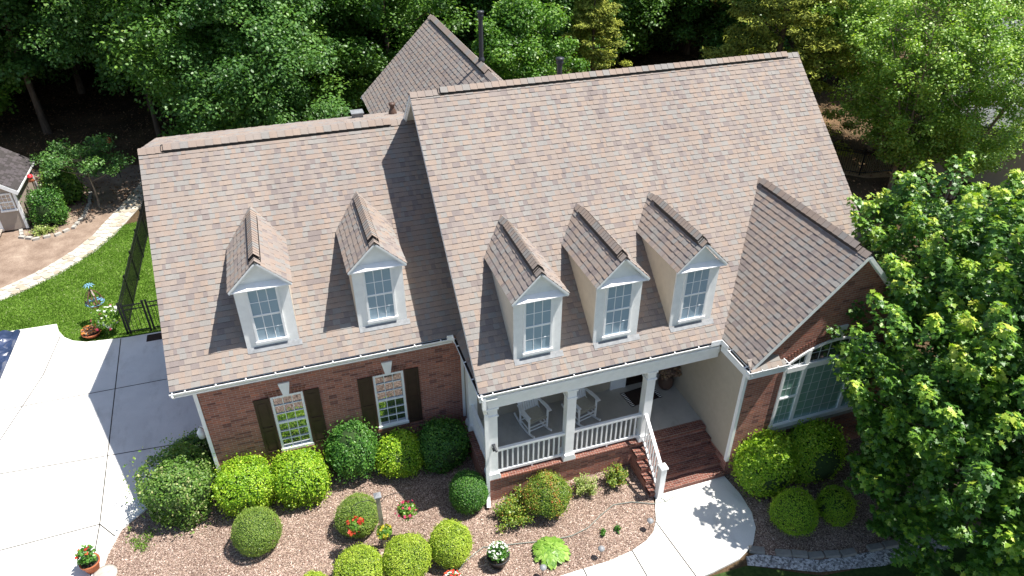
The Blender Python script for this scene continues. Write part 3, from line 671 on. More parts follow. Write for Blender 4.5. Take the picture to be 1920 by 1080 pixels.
# arched window in the gable
ax0, ax1, az0, azt, cx_ = 14.0, 16.88, 1.5, 3.42, 15.44
def arch(x, top=4.12, side=3.6, h_=1.44): f = (x - cx_) / h_; return side + (top - side) * (1 - f * f)
b = MB(); y = yw; pr_ = .045
b.box(ax0, ax0 + .07, y - pr_, y, az0, 3.62); b.box(ax1 - .07, ax1, y - pr_, y, az0, 3.62)
b.box(ax0 + .07, ax1 - .07, y - pr_ - .012, y, az0 + 1.84, az0 + 1.99); b.box(ax0 - .03, ax1 + .03, y - pr_ - .05, y, az0 - .08, az0 + .05)
for xm in (14.64, 16.17):
    b.box(xm - .05, xm + .05, y - pr_ - .004, y, az0 + .05, az0 + 1.84); b.box(xm - .05, xm + .05, y - pr_ - .004, y, az0 + 1.99, arch(xm) - .03)
N = 20
for i in range(N):
    xa_ = ax0 + (ax1 - ax0) * i / N; xb_ = ax0 + (ax1 - ax0) * (i + 1) / N; za_, zb_ = arch(xa_), arch(xb_)
    b.add([(xa_, y - pr_, za_ - .07), (xb_, y - pr_, zb_ - .07), (xb_, y - pr_, zb_), (xa_, y - pr_, za_), (xa_, y, za_ - .07), (xb_, y, zb_ - .07), (xb_, y, zb_), (xa_, y, za_)], [(0, 1, 2, 3), (3, 2, 6, 7), (4, 5, 1, 0)])
fb = b; b = MB(); t_ = .0065
for lo, hi, nx in ((14.07, 14.58, 3), (14.7, 16.11, 5), (16.23, 16.81, 3)):
    for i in range(1, nx):
        x = lo + (hi - lo) * i / nx; b.box(x - t_, x + t_, y - .012, y - .0055, az0 + .05, az0 + 1.84); b.box(x - t_, x + t_, y - .012, y - .0055, az0 + 1.99, arch(x) - .06)
    for j in range(1, 6):
        z = az0 + .05 + 1.79 * j / 6
        if nx == 3 and j == 3: fb.box(lo - .002, hi + .002, y - .04, y - .004, z - .025, z + .025)
        else: b.box(lo, hi, y - .0115, y - .005, z - t_, z + t_)
b.box(14.2, 16.68, y - .0115, y - .005, 3.79 - t_, 3.79 + t_)
gb = b; b = fb
bw = b.build('arched_window', 'white_trim', house); gb.build('grille', 'grille_grey', bw)
b = MB(); pts = [(ax0 + .03, az0), (ax1 - .03, az0)] + [(ax1 - .03 - (ax1 - ax0 - .06) * i / N, arch(ax1 - .03 - (ax1 - ax0 - .06) * i / N) - .03) for i in range(N + 1)]
b.add([(p[0], y - .005, p[1]) for p in pts], [tuple(range(len(pts)))]); b.build('pane', 'glass_teal', bw)
b = MB(); pts = [(ax0 + .03, 3.45), (ax1 - .03, 3.45)] + pts[2:]; b.add([(p[0], y - .0052, p[1]) for p in pts], [tuple(range(len(pts)))]); b.build('pane', 'glass', bw)['label'] = 'dark transom pane above the crossbar'
b = MB()
for i in range(42):
    x = ax0 - .02 + (ax1 - ax0 + .04) * i / 41
    if abs(x - cx_) < .13: continue
    z = arch(x); sl_ = -(x - cx_) * .5
    b.prism([(x - .029, z + .01), (x + .029, z + .01), (x + .031 - sl_ * .12, z + .21), (x - .031 - sl_ * .12, z + .21)], 'y', y - .012, y - .001)
b.build('lintel', 'brick_rowlock', house)
b = MB(); b.prism([(cx_ - .09, 4.13), (cx_ + .09, 4.13), (cx_ + .17, 4.5), (cx_ - .17, 4.5)], 'y', y - .05, y - .001); b.build('keystone', 'white_trim', house)
b = MB()
for i in range(42): b.box(ax0 - .03 + i * .0695, ax0 + .032 + i * .0695, y - .1, y - .001, az0 - .19, az0 - .082)
b.build('window_sill', 'stone_light', house)
# porch base, floor, rowlock cap
b = MB(); b.box(6.53, 11.0, -2.5, -.32, -.1, .74); b.box(6.53, 6.70, -.32, -.0, -.1, .74); b.build('porch_base', 'brick', house)
b = MB(); x = 6.5
while x < 10.98: b.box(x, x + .062, -2.54, -2.34, .745, .822); x += .069
yy = -2.34
while yy < -.05: b.box(6.49, 6.69, yy, yy + .062, .745, .822); yy += .069
b.build('rowlock_cap', 'brick_rowlock', house)
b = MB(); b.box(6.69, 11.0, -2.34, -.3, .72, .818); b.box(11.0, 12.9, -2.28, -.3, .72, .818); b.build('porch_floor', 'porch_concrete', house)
# brick steps, five levels
b = MB(); rb = MB(); sx0, sx1 = 10.62, 12.892
for i in range(5):
    z = .82 - i * .165; y1 = -2.28 - i * .29; y0 = y1 - .29; xx0 = sx0 + (0.38 if i == 0 else 0)
    b.box(xx0, sx1, y0 + .01, y1, -.1, z - .07); x = xx0
    while x < sx1 - .03: rb.box(x, min(sx1, x + .062), y0 - .012, y1 + .004, z - .066, z); x += .069
    b.box(xx0, sx1, y0 + .012, y1, z - .071, z - .012)
b.build('steps', 'brick', house); rb.build('tread', 'brick_rowlock', house)
# posts
def post(x, y, z0=.822, z1=3.25, w=.24, base=True):
    b = MB(); h = w / 2; b.box(x - h, x + h, y - h, y + h, z0, z1)
    h2 = h + .055; b.prism([(x - h2, z0), (x + h2, z0), (x + h2, z0 + .09), (x + h + .012, z0 + .2), (x - h - .012, z0 + .2), (x - h2, z0 + .09)], 'y', y - h2, y + h2)
    b.box(x - h - .025, x + h + .025, y - h - .025, y + h + .025, z1 - .3, z1 - .26); b.box(x - h - .03, x + h + .03, y - h - .03, y + h + .03, z1 - .06, z1 - .002)
    return b.build('porch_post', 'white_paint', house, .006)
for x in (6.71, 8.78, 10.98): post(x, -2.36)
post(6.71, -.5)
# railings
def railing(a, c, zr=.9, z0=.82, slope=0., name='railing'):
    a = Vector(a); c = Vector(c); b = MB(); d = (c - a); L = hypot(d.x, d.y); n = max(2, int(L / .135))
    top = Vector((0, 0, zr)); bot = Vector((0, 0, .12))
    b.beam(a + top, c + top, .085, .05); b.beam(a + top - Vector((0, 0, .05)), c + top - Vector((0, 0, .05)), .04, .05); b.beam(a + bot, c + bot, .05, .075)
    r = b.build(name, 'white_paint', house)
    b2 = MB()
    for i in range(1, n):
        p = a + d * (i / n); b2.beam(p + bot, p + top - Vector((0, 0, .05)), .036, .036, (0, 1, 0))
    m_ = a + d * .52; b2.beam(m_, m_ + bot, .04, .04, (0, 1, 0))
    b2.build('baluster', 'white_paint', r)
railing((6.83, -2.38, .82), (8.66, -2.38, .82)); railing((8.9, -2.38, .82), (10.86, -2.38, .82)); railing((6.68, -2.24, .82), (6.68, -.62, .82))
railing((10.95, -2.48, .80), (10.84, -3.72, .06), .98)
b = MB(); b.box(10.76, 10.92, -3.86, -3.70, -.02, 1.12); b.box(10.735, 10.945, -3.885, -3.675, 1.12, 1.17); b.prism([(10.75, -3.87), (10.93, -3.87), (10.93, -3.69), (10.75, -3.69)], 'z', 1.17, 1.19); b.build('newel_post', 'white_paint', house, .005)
# downspout, camera, lamp
b = MB(); b.beam((6.46, -2.62, 3.74), (6.46, -2.62, 3.4), .07, .09, (1, 0, 0)); b.beam((6.46, -2.62, 3.4), (6.53, -2.5, 3.1), .07, .09, (1, 0, 0)); b.beam((6.53, -2.53, 3.12), (6.53, -2.53, .2), .07, .09, (1, 0, 0)); b.beam((6.53, -2.53, .22), (6.47, -2.75, .08), .07, .09, (1, 0, 0)); b.build('downspout', 'white_trim', house)
b = MB(); b.lathe([(0, 0), (.045, 0), (.045, .03), (0, .03)], (6.71, -2.5, 2.02)); b.tube([(6.71, -2.5, 2.03), (6.72, -2.6, 2.0), (6.74, -2.68, 1.96)], [.03, .038, .034]); b.tube([(6.70, -2.5, 1.93), (6.7, -2.57, 1.88)], .03); b.build('security_camera', 'dark_pipe', house)
b = MB(); b.tube([(-.02, .35, 2.0), (-.18, .4, 2.15), (-.2, .42, 2.0)], .02); b.lathe([(.03, 0), (.09, .02), (.11, .2), (.02, .34)], (-.2, .42, 1.72)); b.build('wall_lamp', 'white_paint', house)
# front door with sidelights
b = MB(); zb = .82
b.box(10.98, 11.04, -.36, -.3, zb, 3.1); b.box(11.4, 11.47, -.36, -.3, zb, 3.1); b.box(12.35, 12.42, -.36, -.3, zb, 3.1); b.box(12.78, 12.84, -.36, -.3, zb, 3.1); b.box(10.98, 12.84, -.37, -.3, 3.0, 3.12)
for s0, s1 in ((11.04, 11.4), (12.42, 12.78)): b.box(s0, s1, -.345, -.3, zb, zb + .55); b.box(s0 + .06, s1 - .06, -.352, -.34, zb + .08, zb + .47)
db = b.build('door_frame', 'white_paint', house)
b = MB(); b.box(11.47, 12.35, -.335, -.3, zb + .02, 3.0)
for xa_ in (11.55, 11.95):
    for z0 in (.95, 1.75, 2.4): b.box(xa_, xa_ + .32, -.345, -.33, z0, z0 + .5)
d_ = b.build('front_door', 'door_dark', house, .004)
b = MB(); b.tube([(12.28, -.4, 1.8), (12.28, -.34, 1.8)], .03); b.tube([(12.28, -.4, 1.8), (12.2, -.4, 1.8)], .014); b.build('handle', 'flashing', d_)
b = MB()
for s0, s1 in ((11.04, 11.4), (12.42, 12.78)): b.quad((s0, -.33, zb + .55), (s1, -.33, zb + .55), (s1, -.33, 3.0), (s0, -.33, 3.0))
b.build('pane', 'glass', db)
# porch window on back wall
b = MB(); window(b, 7.6, 8.6, 1.5, 3.0, -.31, 3, 3, .06, .05); wf = b.build('window', 'white_trim', house)
b = MB(); b.quad((7.63, -.312, 1.53), (8.57, -.312, 1.53), (8.57, -.312, 2.97), (7.63, -.312, 2.97)); b.build('pane', 'glass', wf)
# roof pipes and vents
def pipe(x, y, z0, h, r, cap):
    b = MB(); b.tube([(x, y, z0 - .2), (x, y, z0 + h)], r, 14); b.lathe([(r * 1.02, 0), (r * 1.5, .0), (r * 1.5, .05), (r * 1.05, .12)], (x, y, z0 + .12), 14)
    if cap: b.lathe([(r, -.1), (r * 1.35, -.06), (r * 1.35, .0), (r * 1.05, .02), (r * 1.6, .05), (r * 1.6, .09), (0, .11)], (x, y, z0 + h), 14)
    return b.build('vent_pipe', 'dark_pipe', house)
pipe(8.97, 5.62, 8.95, 1.42, .065, True); pipe(11.1, 4.8, 7.75, 1.35, .08, True)
b = MB(); b.lathe([(.13, -.05), (.13, .06), (.1, .14), (.07, .2), (.07, .28), (.1, .3), (.1, .36), (0, .38)], (6.42, 6.75, 7.36), 14); b.build('roof_vent', 'brown_urn', house)
b = MB(); b.box(5.2, 5.52, 6.75, 7.05, 7.3, 7.5); b.box(5.17, 5.55, 6.72, 7.08, 7.5, 7.53); b.build('roof_vent', 'flashing', house)

# ---------------------------------------------------------------- porch furniture
def rocking_chair(label, x, y, rz):
    t = thing('rocking_chair', label, 'rocking chair', (x, y, .82), rz, 'white rocking chairs on the porch'); t.scale = (1.1, 1.1, 1.1)
    b = MB(); b.box(-.26, .26, -.24, .22, .40, .425)
    for i in range(7): pass
    b.build('seat', 'white_paint', t, .006)
    b = MB(); b.box(-.23, .23, -.235, .19, .427, .475)
    for i in range(14): b.box(-.24 + i * .035, -.215 + i * .035, -.262, -.236, .395, .455)
    b.build('cushion', 'cushion', t, .015)
    b = MB(); tilt = Vector((0, .26, .78))
    for i in range(7):
        p = Vector((-.2 + i * .0667, .2, .44)); b.beam(p, p + tilt * .93, .05, .016, (0, 1, 0))
    for s in (-1, 1): b.beam((s * .255, .19, .36), Vector((s * .255, .19, .36)) + tilt * 1.02, .045, .04, (0, 1, 0))
    b.beam((-.27, .195 + .26 * .98, .41 + .78 * .98), (.27, .195 + .26 * .98, .41 + .78 * .98), .03, .11, (0, .3, 1)); b.beam((-.26, .2, .45), (.26, .2, .45), .03, .06)
    b.build('backrest', 'white_paint', t)
    for s in (-1, 1):
        b = MB(); pts = [(s * .3, -.3, .64), (s * .31, -.12, .655), (s * .3, .1, .65), (s * .285, .27, .65)]
        for p, q in zip(pts[:-1], pts[1:]): b.beam(p, q, .09 if p[1] < 0 else .07, .022)
        b.build('armrest', 'white_paint', t)
        b = MB(); pts = [(s * .25, -.46 + .98 * i / 10, .03 + .14 * ((i / 10 - .47) * 2) ** 2 * .9) for i in range(11)]
        for p, q in zip(pts[:-1], pts[1:]): b.beam(p, q, .03, .05)
        b.build('rocker', 'white_paint', t)
        for y0, ztop in ((-.23, .64), (.19, .42)):
            b = MB(); b.beam((s * .26, y0, .05), (s * .27, y0, ztop), .04, .04, (0, 1, 0)); b.build('leg', 'white_paint', t)
    b = MB()
    for z in (.16, .27): b.beam((-.26, -.23, z), (.26, -.23, z), .025, .025)
    b.beam((-.26, .19, .2), (.26, .19, .2), .025, .025)
    for s in (-1, 1): b.beam((s * .26, -.23, .2), (s * .26, .19, .2), .025, .025)
    b.build('stretcher', 'white_paint', t)
rocking_chair('white rocking chair nearest the porch corner post', 8.3, -1.05, R(12)); rocking_chair('white rocking chair between the middle porch post and the door mat', 9.72, -1.12, R(14))
t = thing('door_mat', 'brown door mat with black and white striped ends at the front door', 'door mat', (11.75, -.85, .82), R(6))
b = MB(); b.box(-.42, .42, -.3, .3, .003, .022); b.build('mat', 'rubber', t)
b = MB()
for i in range(9):
    for s in (-1, 1): b.box(s * .47 - .05, s * .47 + .05, -.29 + i * .068, -.262 + i * .068, .003, .02)
b.build('stripe', 'white_paint', t)
b = MB()
for s in (-1, 1): b.box(s * .47 - .055, s * .47 + .055, -.31, .31, .0, .016)
b.build('stripe_ground', 'black_plastic', t)
# ---------------------------------------------------------------- foliage builders
def blob_leaves(rng, n, r, size, shape='diamond', m='leaf_boxwood', top=1., inner=.86, flat=.0, bumps=.04, lo=-.55, droop=.0, tone=None, name='foliage'):
    """closed shrub surface: leaves all over an ellipsoid shell with small bumps"""
    d = sph(rng, int(n * 1.5)); d = d[d[:, 2] > lo][:n]; n = len(d)
    ph = rng.uniform(0, 6, 9)
    bm_ = 1 + bumps * (np.sin(d[:, 0] * 5 + ph[0]) + np.sin(d[:, 1] * 6 + ph[1]) + np.sin(d[:, 2] * 5 + ph[2]) + .8 * np.sin(d[:, 0] * 13 + ph[3]) * np.sin(d[:, 1] * 12 + ph[4]))
    bm_ = bm_ + bumps * .9 * np.sin(d[:, 0] * 2.3 + ph[5]) * np.sin(d[:, 1] * 2.1 + ph[6]) + bumps * .8 * np.sin(d[:, 2] * 3 + ph[7])
    rad = bm_ * (1 - (1 - inner) * rng.random(n) ** 2.2)
    P = d * rad[:, None] * np.array(r)
    N = d * .9 + UP * .35 + rng.normal(size=(n, 3)) * .55
    tn = .5 + .22 * rng.normal(size=n) + .12 * np.sin(d[:, 0] * 4 + ph[5]) * np.sin(d[:, 1] * 4 + ph[6]) if tone is None else tone(rng, n, d)
    V, F, T = leaves(P, N, size, tn, shape, rng)
    if bumps < .09:
        k = n // 12; j = rng.choice(n, k); Pk = d[j] * (bm_[j] * rng.uniform(1.0, 1.0 + bumps * 3.2 + .03, k))[:, None] * np.array(r); V2, F2, T2 = leaves(Pk, rng.normal(size=(k, 3)), size * 1.05, tn[j] + .15, shape, rng)
        F2 = F2 + len(V); V = np.vstack([V, V2]); F = np.vstack([F, F2]); T = np.concatenate([T, T2])
    return np_mesh(name, V, F, T, m)
def core_mesh(r, m='soil', name='inner_core'):  # solid dark body filling the shrub behind its leaves
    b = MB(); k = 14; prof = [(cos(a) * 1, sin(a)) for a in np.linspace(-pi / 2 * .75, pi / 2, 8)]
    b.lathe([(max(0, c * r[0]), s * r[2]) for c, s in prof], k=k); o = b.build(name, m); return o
def shrub(name, label, cat, x, y, r, mat_, n=6500, size=.035, shape='diamond', seed=1, group=None, zc=None, bumps=.04, lo=-.75, tone=None, stems=False, sink=.0, inner=.86):
    rng = np.random.default_rng(seed); zc = r[2] * .92 if zc is None else zc; n = int(n * 1.45)
    t = thing(name, label, cat, (x, y, 0), 0, group)
    me = blob_leaves(rng, n, r, size, shape, mat_, bumps=bumps, lo=lo, tone=tone, inner=inner); link(me, 'foliage', t, (0, 0, zc))
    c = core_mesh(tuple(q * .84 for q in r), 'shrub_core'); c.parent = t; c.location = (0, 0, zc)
    b = MB(); b.tube([(0, 0, -.05), (.02, 0, zc)], [.05, .03], 7)
    for a in range(4): b.tube([(0, 0, .02), (cos(a * 1.6) * r[0] * .5, sin(a * 1.6) * r[0] * .5, zc)], [.025, .015], 5)
    b.build('stem', 'bark', t); return t
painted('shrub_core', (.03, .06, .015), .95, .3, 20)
G1 = 'clipped shrubs in the mulch bed before the house'
shrub('trimmed_shrub', 'ragged dark green holly bush at the garage corner by the driveway', 'shrub', -.92, -.13, (.93, .9, .90), 'leaf_rough_holly', 8000, .062, 'oval', 1, G1, bumps=.085, zc=.78)
shrub('trimmed_shrub', 'low dark juniper behind the ragged holly at the garage corner', 'shrub', -.72, 1.15, (.65, .6, .55), 'leaf_forest_cool', 3500, .055, 'oval', 2, G1, bumps=.08)
shrub('trimmed_shrub', 'yellow green privet globe left of the first shuttered window', 'shrub', .62, -.62, (.70, .68, .76), 'leaf_privet', 7500, .05, 'oval', 3, G1, bumps=.05, zc=.66)
shrub('trimmed_shrub', 'yellow green privet globe under the first shuttered window', 'shrub', 1.97, -.72, (.71, .68, .78), 'leaf_privet', 7500, .05, 'oval', 4, G1, bumps=.05, zc=.68)
shrub('trimmed_shrub', 'tall dark green holly column between the two shuttered windows', 'shrub', 3.4, -.32, (.60, .58, .92), 'leaf_holly', 7500, .055, 'oval', 5, G1, bumps=.075, zc=.84)
shrub('trimmed_shrub', 'light green privet half in shade below the second shuttered window', 'shrub', 4.62, -.62, (.66, .6, .66), 'leaf_privet', 6500, .05, 'oval', 6, G1, zc=.56)
shrub('trimmed_shrub', 'dark shaded holly mound against the porch side wall', 'shrub', 5.78, -.72, (.72, .62, .72), 'leaf_holly', 6500, .055, 'oval', 7, G1, zc=.62)
shrub('trimmed_shrub', 'smooth small boxwood ball in front of the left privets', 'shrub', .81, -1.98, (.57, .57, .57), 'leaf_dullbox', 11000, .024, 'diamond', 8, G1, bumps=.012, inner=.93)
shrub('trimmed_shrub', 'boxwood ball beside the wooden garden post with red flowers over it', 'shrub', 3.22, -2.26, (.54, .54, .52), 'leaf_dullbox', 9000, .026, 'diamond', 9, G1, bumps=.02, inner=.92)
shrub('trimmed_shrub', 'dark green clipped globe at the front corner of the porch base', 'shrub', 6.02, -2.45, (.50, .5, .56), 'leaf_holly', 8500, .032, 'diamond', 10, G1, bumps=.02, inner=.92)
shrub('trimmed_shrub', 'red tinged azalea globe in the middle of the porch wall', 'shrub', 7.92, -3.2, (.57, .55, .58), 'leaf_azalea', 8500, .034, 'diamond', 11, G1, bumps=.04, tone=lambda g, n, d: .45 + .2 * g.normal(size=n) + .18 * np.sin(d[:, 0] * 6 + 1) + .1 * d[:, 2])
shrub('trimmed_shrub', 'bright lime boxwood globe nearest the black flower pot', 'shrub', 5.2, -3.8, (.52, .52, .54), 'leaf_boxwood', 9000, .03, 'diamond', 12, G1, bumps=.022, inner=.92)
shrub('trimmed_shrub', 'bright lime boxwood globe in front of the wooden garden post', 'shrub', 4.12, -3.9, (.56, .55, .55), 'leaf_boxwood', 9000, .03, 'diamond', 13, G1, bumps=.022, inner=.92)
shrub('trimmed_shrub', 'bright lime boxwood globe left of the garden post at the frame edge', 'shrub', 3.03, -3.86, (.55, .55, .55), 'leaf_boxwood', 9000, .03, 'diamond', 14, G1, bumps=.022, inner=.92)
shrub('trimmed_shrub', 'boxwood globe of which only the top shows at the bottom edge', 'shrub', 1.95, -3.98, (.42, .42, .42), 'leaf_boxwood', 6000, .03, 'diamond', 15, G1, bumps=.022, inner=.92)
shrub('trimmed_shrub', 'large bright holly globe at the brick corner beside the steps', 'shrub', 13.62, -4.3, (.82, .66, .92), 'leaf_privet', 10000, .055, 'oval', 16, G1, zc=.85)
shrub('trimmed_shrub', 'large bright holly globe under the arched window', 'shrub', 15.05, -4.35, (.84, .66, .86), 'leaf_privet', 9000, .055, 'oval', 17, G1, zc=.78)
shrub('trimmed_shrub', 'light green boxwood globe beside the curve of the walkway', 'shrub', 13.6, -5.62, (.56, .55, .56), 'leaf_privet', 8500, .03, 'diamond', 18, G1, bumps=.025, inner=.92)
shrub('trimmed_shrub', 'smaller light green boxwood mound next to the maple shade', 'shrub', 14.8, -5.72, (.50, .46, .42), 'leaf_privet', 6500, .03, 'diamond', 19, G1, bumps=.06, inner=.92)
shrub('trimmed_shrub', 'bright green shrub showing through a gap in the maple', 'shrub', 17.6, -4.5, (.6, .55, .7), 'leaf_privet', 4500, .05, 'oval', 20, G1)
def loose_plant(name, label, cat, x, y, r, h, mat_, n=1400, size=.05, seed=1, shape='oval', group=None, shoots=26):
    rng = np.random.default_rng(seed); t = thing(name, label, cat, (x, y, 0), 0, group); b = MB(); Ps = []; Ns = []
    for i in range(shoots):
        a = rng.uniform(0, 6.28); rr = r * rng.uniform(.15, 1) ** .7; hh = h * rng.uniform(.45, 1) * (1.1 - .45 * rr / r)
        e = np.array([cos(a) * rr, sin(a) * rr, hh]); b.tube([(0, 0, 0), tuple(e * (.5, .5, .6)), tuple(e)], [.008, .006, .003], 4)
        k = n // shoots; f = rng.uniform(.45, 1.05, k)[:, None]; Ps.append(e * f + rng.normal(size=(k, 3)) * r * .11); Ns.append(rng.normal(size=(k, 3)) * .6 + UP)
    P = np.vstack(Ps); P[:, 2] = np.maximum(P[:, 2], .02); V, F, T = leaves(P, np.vstack(Ns), size, .5 + .25 * rng.normal(size=len(P)), shape, rng)
    link(np_mesh('foliage', V, F, T, mat_), 'foliage', t); b.build('stem', 'bark', t); return t
loose_plant('azalea', 'loose red tipped azalea left of the azalea globe', 'shrub', 6.95, -3.3, .5, .62, 'leaf_azalea', 2200, .05, 31)
loose_plant('azalea', 'thin azalea sprigs against the porch brick left of the azalea globe', 'shrub', 7.25, -2.75, .34, .5, 'leaf_azalea', 700, .05, 32)
loose_plant('azalea', 'pale variegated shrub in front of the porch brick', 'shrub', 9.08, -2.98, .36, .62, 'leaf_pale', 1300, .045, 33)
loose_plant('azalea', 'green azalea with red flowers nearest the steps', 'shrub', 9.93, -3.0, .36, .66, 'leaf_azalea', 1700, .048, 34)
for i, (x, y, l) in enumerate(((8.96, -4.39, 'left of two tiny green seedlings in the mulch'), (9.35, -4.38, 'right of two tiny green seedlings in the mulch'))): loose_plant('seedling', l, 'plant', x, y, .11, .16, 'leaf_holly', 160, .045, 40 + i, group='seedlings in the mulch', shoots=9)
loose_plant('weed', 'flat patch of weeds in the mulch by the driveway curve', 'plant', -1.95, -1.0, .4, .08, 'leaf_grass', 420, .05, 43, 'sprig')
loose_plant('weed', 'tall weed with a pink flower head at the driveway edge', 'plant', -2.3, -.62, .12, .4, 'leaf_pale', 60, .04, 44, 'sprig', shoots=4)
# hosta
def hosta(x, y):
    rng = np.random.default_rng(5); t = thing('hosta', 'bright green hosta with broad pointed leaves in the mulch', 'plant', (x, y, 0)); n = 230
    a = rng.uniform(0, 6.28, n); f = rng.random(n) ** .6; el = 1.15 - f * 1.0
    D = np.stack([np.cos(a) * np.cos(el), np.sin(a) * np.cos(el), np.sin(el)], 1)
    P = D * (.15 + .27 * f)[:, None] + UP * .02; Y = D * np.array([1, 1, .35]); N = UP + D * .6
    V, F, T = leaves(P, N, .17, .45 + .25 * rng.normal(size=n), 'oval', rng, .85, Y)
    link(np_mesh('foliage', V, F, T, 'leaf_hosta'), 'foliage', t)
hosta(7.52, -4.5)
# pots
def pot(label, x, y, r, h, m, plant, bloom, seed, z=.035, n=260, nb=40, ph=.35, size=.06):
    rng = np.random.default_rng(seed); t = thing('flower_pot', label, 'flower pot', (x, y, z), 0)
    b = MB(); b.lathe([(0, 0), (r * .68, 0), (r * .96, h * .82), (r * 1.07, h * .82), (r * 1.09, h), (r * .98, h), (r * .9, h * .86), (0, h * .84)], k=28); b.build('pot', m, t)
    b = MB(); b.lathe([(0, h * .86), (r * .9, h * .86)], k=20); b.build('soil', 'soil', t)
    P = sph(rng, n) * np.array([r * 1.05, r * 1.05, ph * .5]) * rng.uniform(.3, 1, n)[:, None] ** .6; P[:, 2] += h + ph * .42
    V, F, T = leaves(P, rng.normal(size=(n, 3)) * .7 + UP, size, .5 + .25 * rng.normal(size=n), 'oval', rng)
    link(np_mesh('foliage', V, F, T, plant), 'foliage', t)
    if nb:
        P = sph(rng, nb) * np.array([r * .95, r * .95, ph * .45]); P[:, 2] = np.abs(P[:, 2]) + h + ph * .45
        V, F, T = leaves(P, rng.normal(size=(nb, 3)) * .4 + UP, size, rng.random(nb), 'oval', rng, 1.5)
        link(np_mesh('flower', V, F, T, bloom), 'flower', t)
    return t
pot('black pot of white flowers standing in the mulch', 6.22, -4.36, .26, .34, 'black_plastic', 'leaf_holly', 'leaf_white', 51, 0, 420, 60, .3, .06)
pot('white pot with red flowers at the bottom edge of the bed', 5.02, -4.62, .22, .26, 'white_paint', 'leaf_holly', 'leaf_red', 52, 0, 90, 50, .22, .05)
pot('terracotta pot with a leafy plant on the driveway edge', -3.0, -1.45, .21, .30, 'terracotta', 'leaf_holly', 'leaf_red', 53, .035, 260, 6, .5, .085)
pot('shallow terracotta bowl of orange flowers by the lawn edge', -4.35, 8.72, .3, .2, 'terracotta', 'leaf_dried', 'leaf_orange', 54, 0, 160, 60, .16, .07)
b = MB(); b.lathe([(0, 0), (.27, 0), (.28, .05), (.2, .07), (0, .07)], (0, 0, 0)); o = b.build('stone_saucer', 'stone_light'); o.location = (-2.72, -1.72, .0); tag(o, 'round pale stone lying beside the terracotta pot on the driveway edge', 'stone')
t = thing('flowering_bush', 'white and lilac flowering bush at the gate corner of the fence', 'plant', (-3.72, 8.62, 0)); rng = np.random.default_rng(60)
me = blob_leaves(rng, 1500, (.38, .32, .45), .06, 'oval', 'leaf_bright', bumps=.12, inner=.5); link(me, 'foliage', t, (0, 0, .6))
me = blob_leaves(rng, 42, (.42, .36, .48), .10, 'maple', 'leaf_white', bumps=.1, inner=.8, tone=lambda g, n, d: g.random(n)); link(me, 'flower', t, (0, 0, .62))
me = blob_leaves(rng, 7, (.42, .4, .5), .13, 'maple', 'leaf_pink', bumps=.1, inner=.9, tone=lambda g, n, d: g.random(n)); link(me, 'flower', t, (0, 0, .7))
# porch urn with dried flowers
t = thing('urn_planter', 'tall brown urn of dried reddish flowers by the front door', 'planter', (12.6, -.72, .82)); b = MB()
b.lathe([(0, 0), (.16, 0), (.22, .12), (.23, .28), (.17, .42), (.2, .48), (.16, .48), (0, .44)], k=22); b.build('urn', 'brown_urn', t)
rng = np.random.default_rng(61); me = blob_leaves(rng, 900, (.32, .32, .3), .085, 'maple', 'leaf_dried', bumps=.1, inner=.4); link(me, 'dried_flowers', t, (0, 0, .75))
# garden post with hanging baskets
t = thing('garden_post', 'weathered wooden garden post with a grey cap and hooks in the shrub bed', 'post', (3.72, -3.02, 0))
b = MB(); b.box(-.05, .05, -.05, .05, -.1, 1.85); b.build('post', 'weathered_wood', t, .006)
b = MB(); b.box(-.085, .085, -.085, .085, 1.85, 1.88); b.add([(-.085, -.085, 1.88), (.085, -.085, 1.88), (.085, .085, 1.88), (-.085, .085, 1.88), (0, 0, 1.94)], [(0, 1, 4), (1, 2, 4), (2, 3, 4), (3, 0, 4)]); b.build('post_cap', 'flashing', t)
for s, ln in ((-1, .62), (1, .62)):
    b = MB(); b.tube([(s * .05, 0, 1.62), (s * .2, 0, 1.78), (s * ln * .7, 0, 1.8), (s * ln, 0, 1.7), (s * ln, 0, 1.62)], .009, 6); b.build('hook', 'black_metal', t)
def basket(label, x, y, z, bloom, seed, r=.2, nb=50):
    rng = np.random.default_rng(seed); t = thing('hanging_basket', label, 'hanging basket', (x, y, z)); b = MB()
    b.lathe([(0, -.18), (r * .6, -.15), (r * .95, -.02), (r, .02), (r * .93, .02), (0, -.03)], k=20); b.build('basket', 'wicker', t)
    b = MB()
    for a in (0, 2.1, 4.2): b.tube([(cos(a) * r, sin(a) * r, .0), (0, 0, .55)], .004, 4)
    b.build('chain', 'black_metal', t)
    me = blob_leaves(rng, 420, (r * 1.15, r * 1.15, r * .8), .06, 'oval', 'leaf_bright', bumps=.1, inner=.5); link(me, 'foliage', t, (0, 0, .05))
    me = blob_leaves(rng, nb, (r * 1.25, r * 1.25, r * .95), .085, 'maple', bloom, bumps=.1, inner=.85, tone=lambda g, n, d: g.random(n)); link(me, 'flower', t, (0, 0, .06)); return t
basket('hanging basket of red flowers over the boxwood ball left of the garden post', 3.1, -3.02, 1.07, 'leaf_red', 70, .17, 34)
basket('hanging basket of pink flowers right of the garden post', 4.34, -3.02, 1.07, 'leaf_pink', 71, .2, 26)
basket('small basket of yellow flowers on the front of the garden post', 3.74, -3.22, .75, 'leaf_yellow', 72, .14, 44)
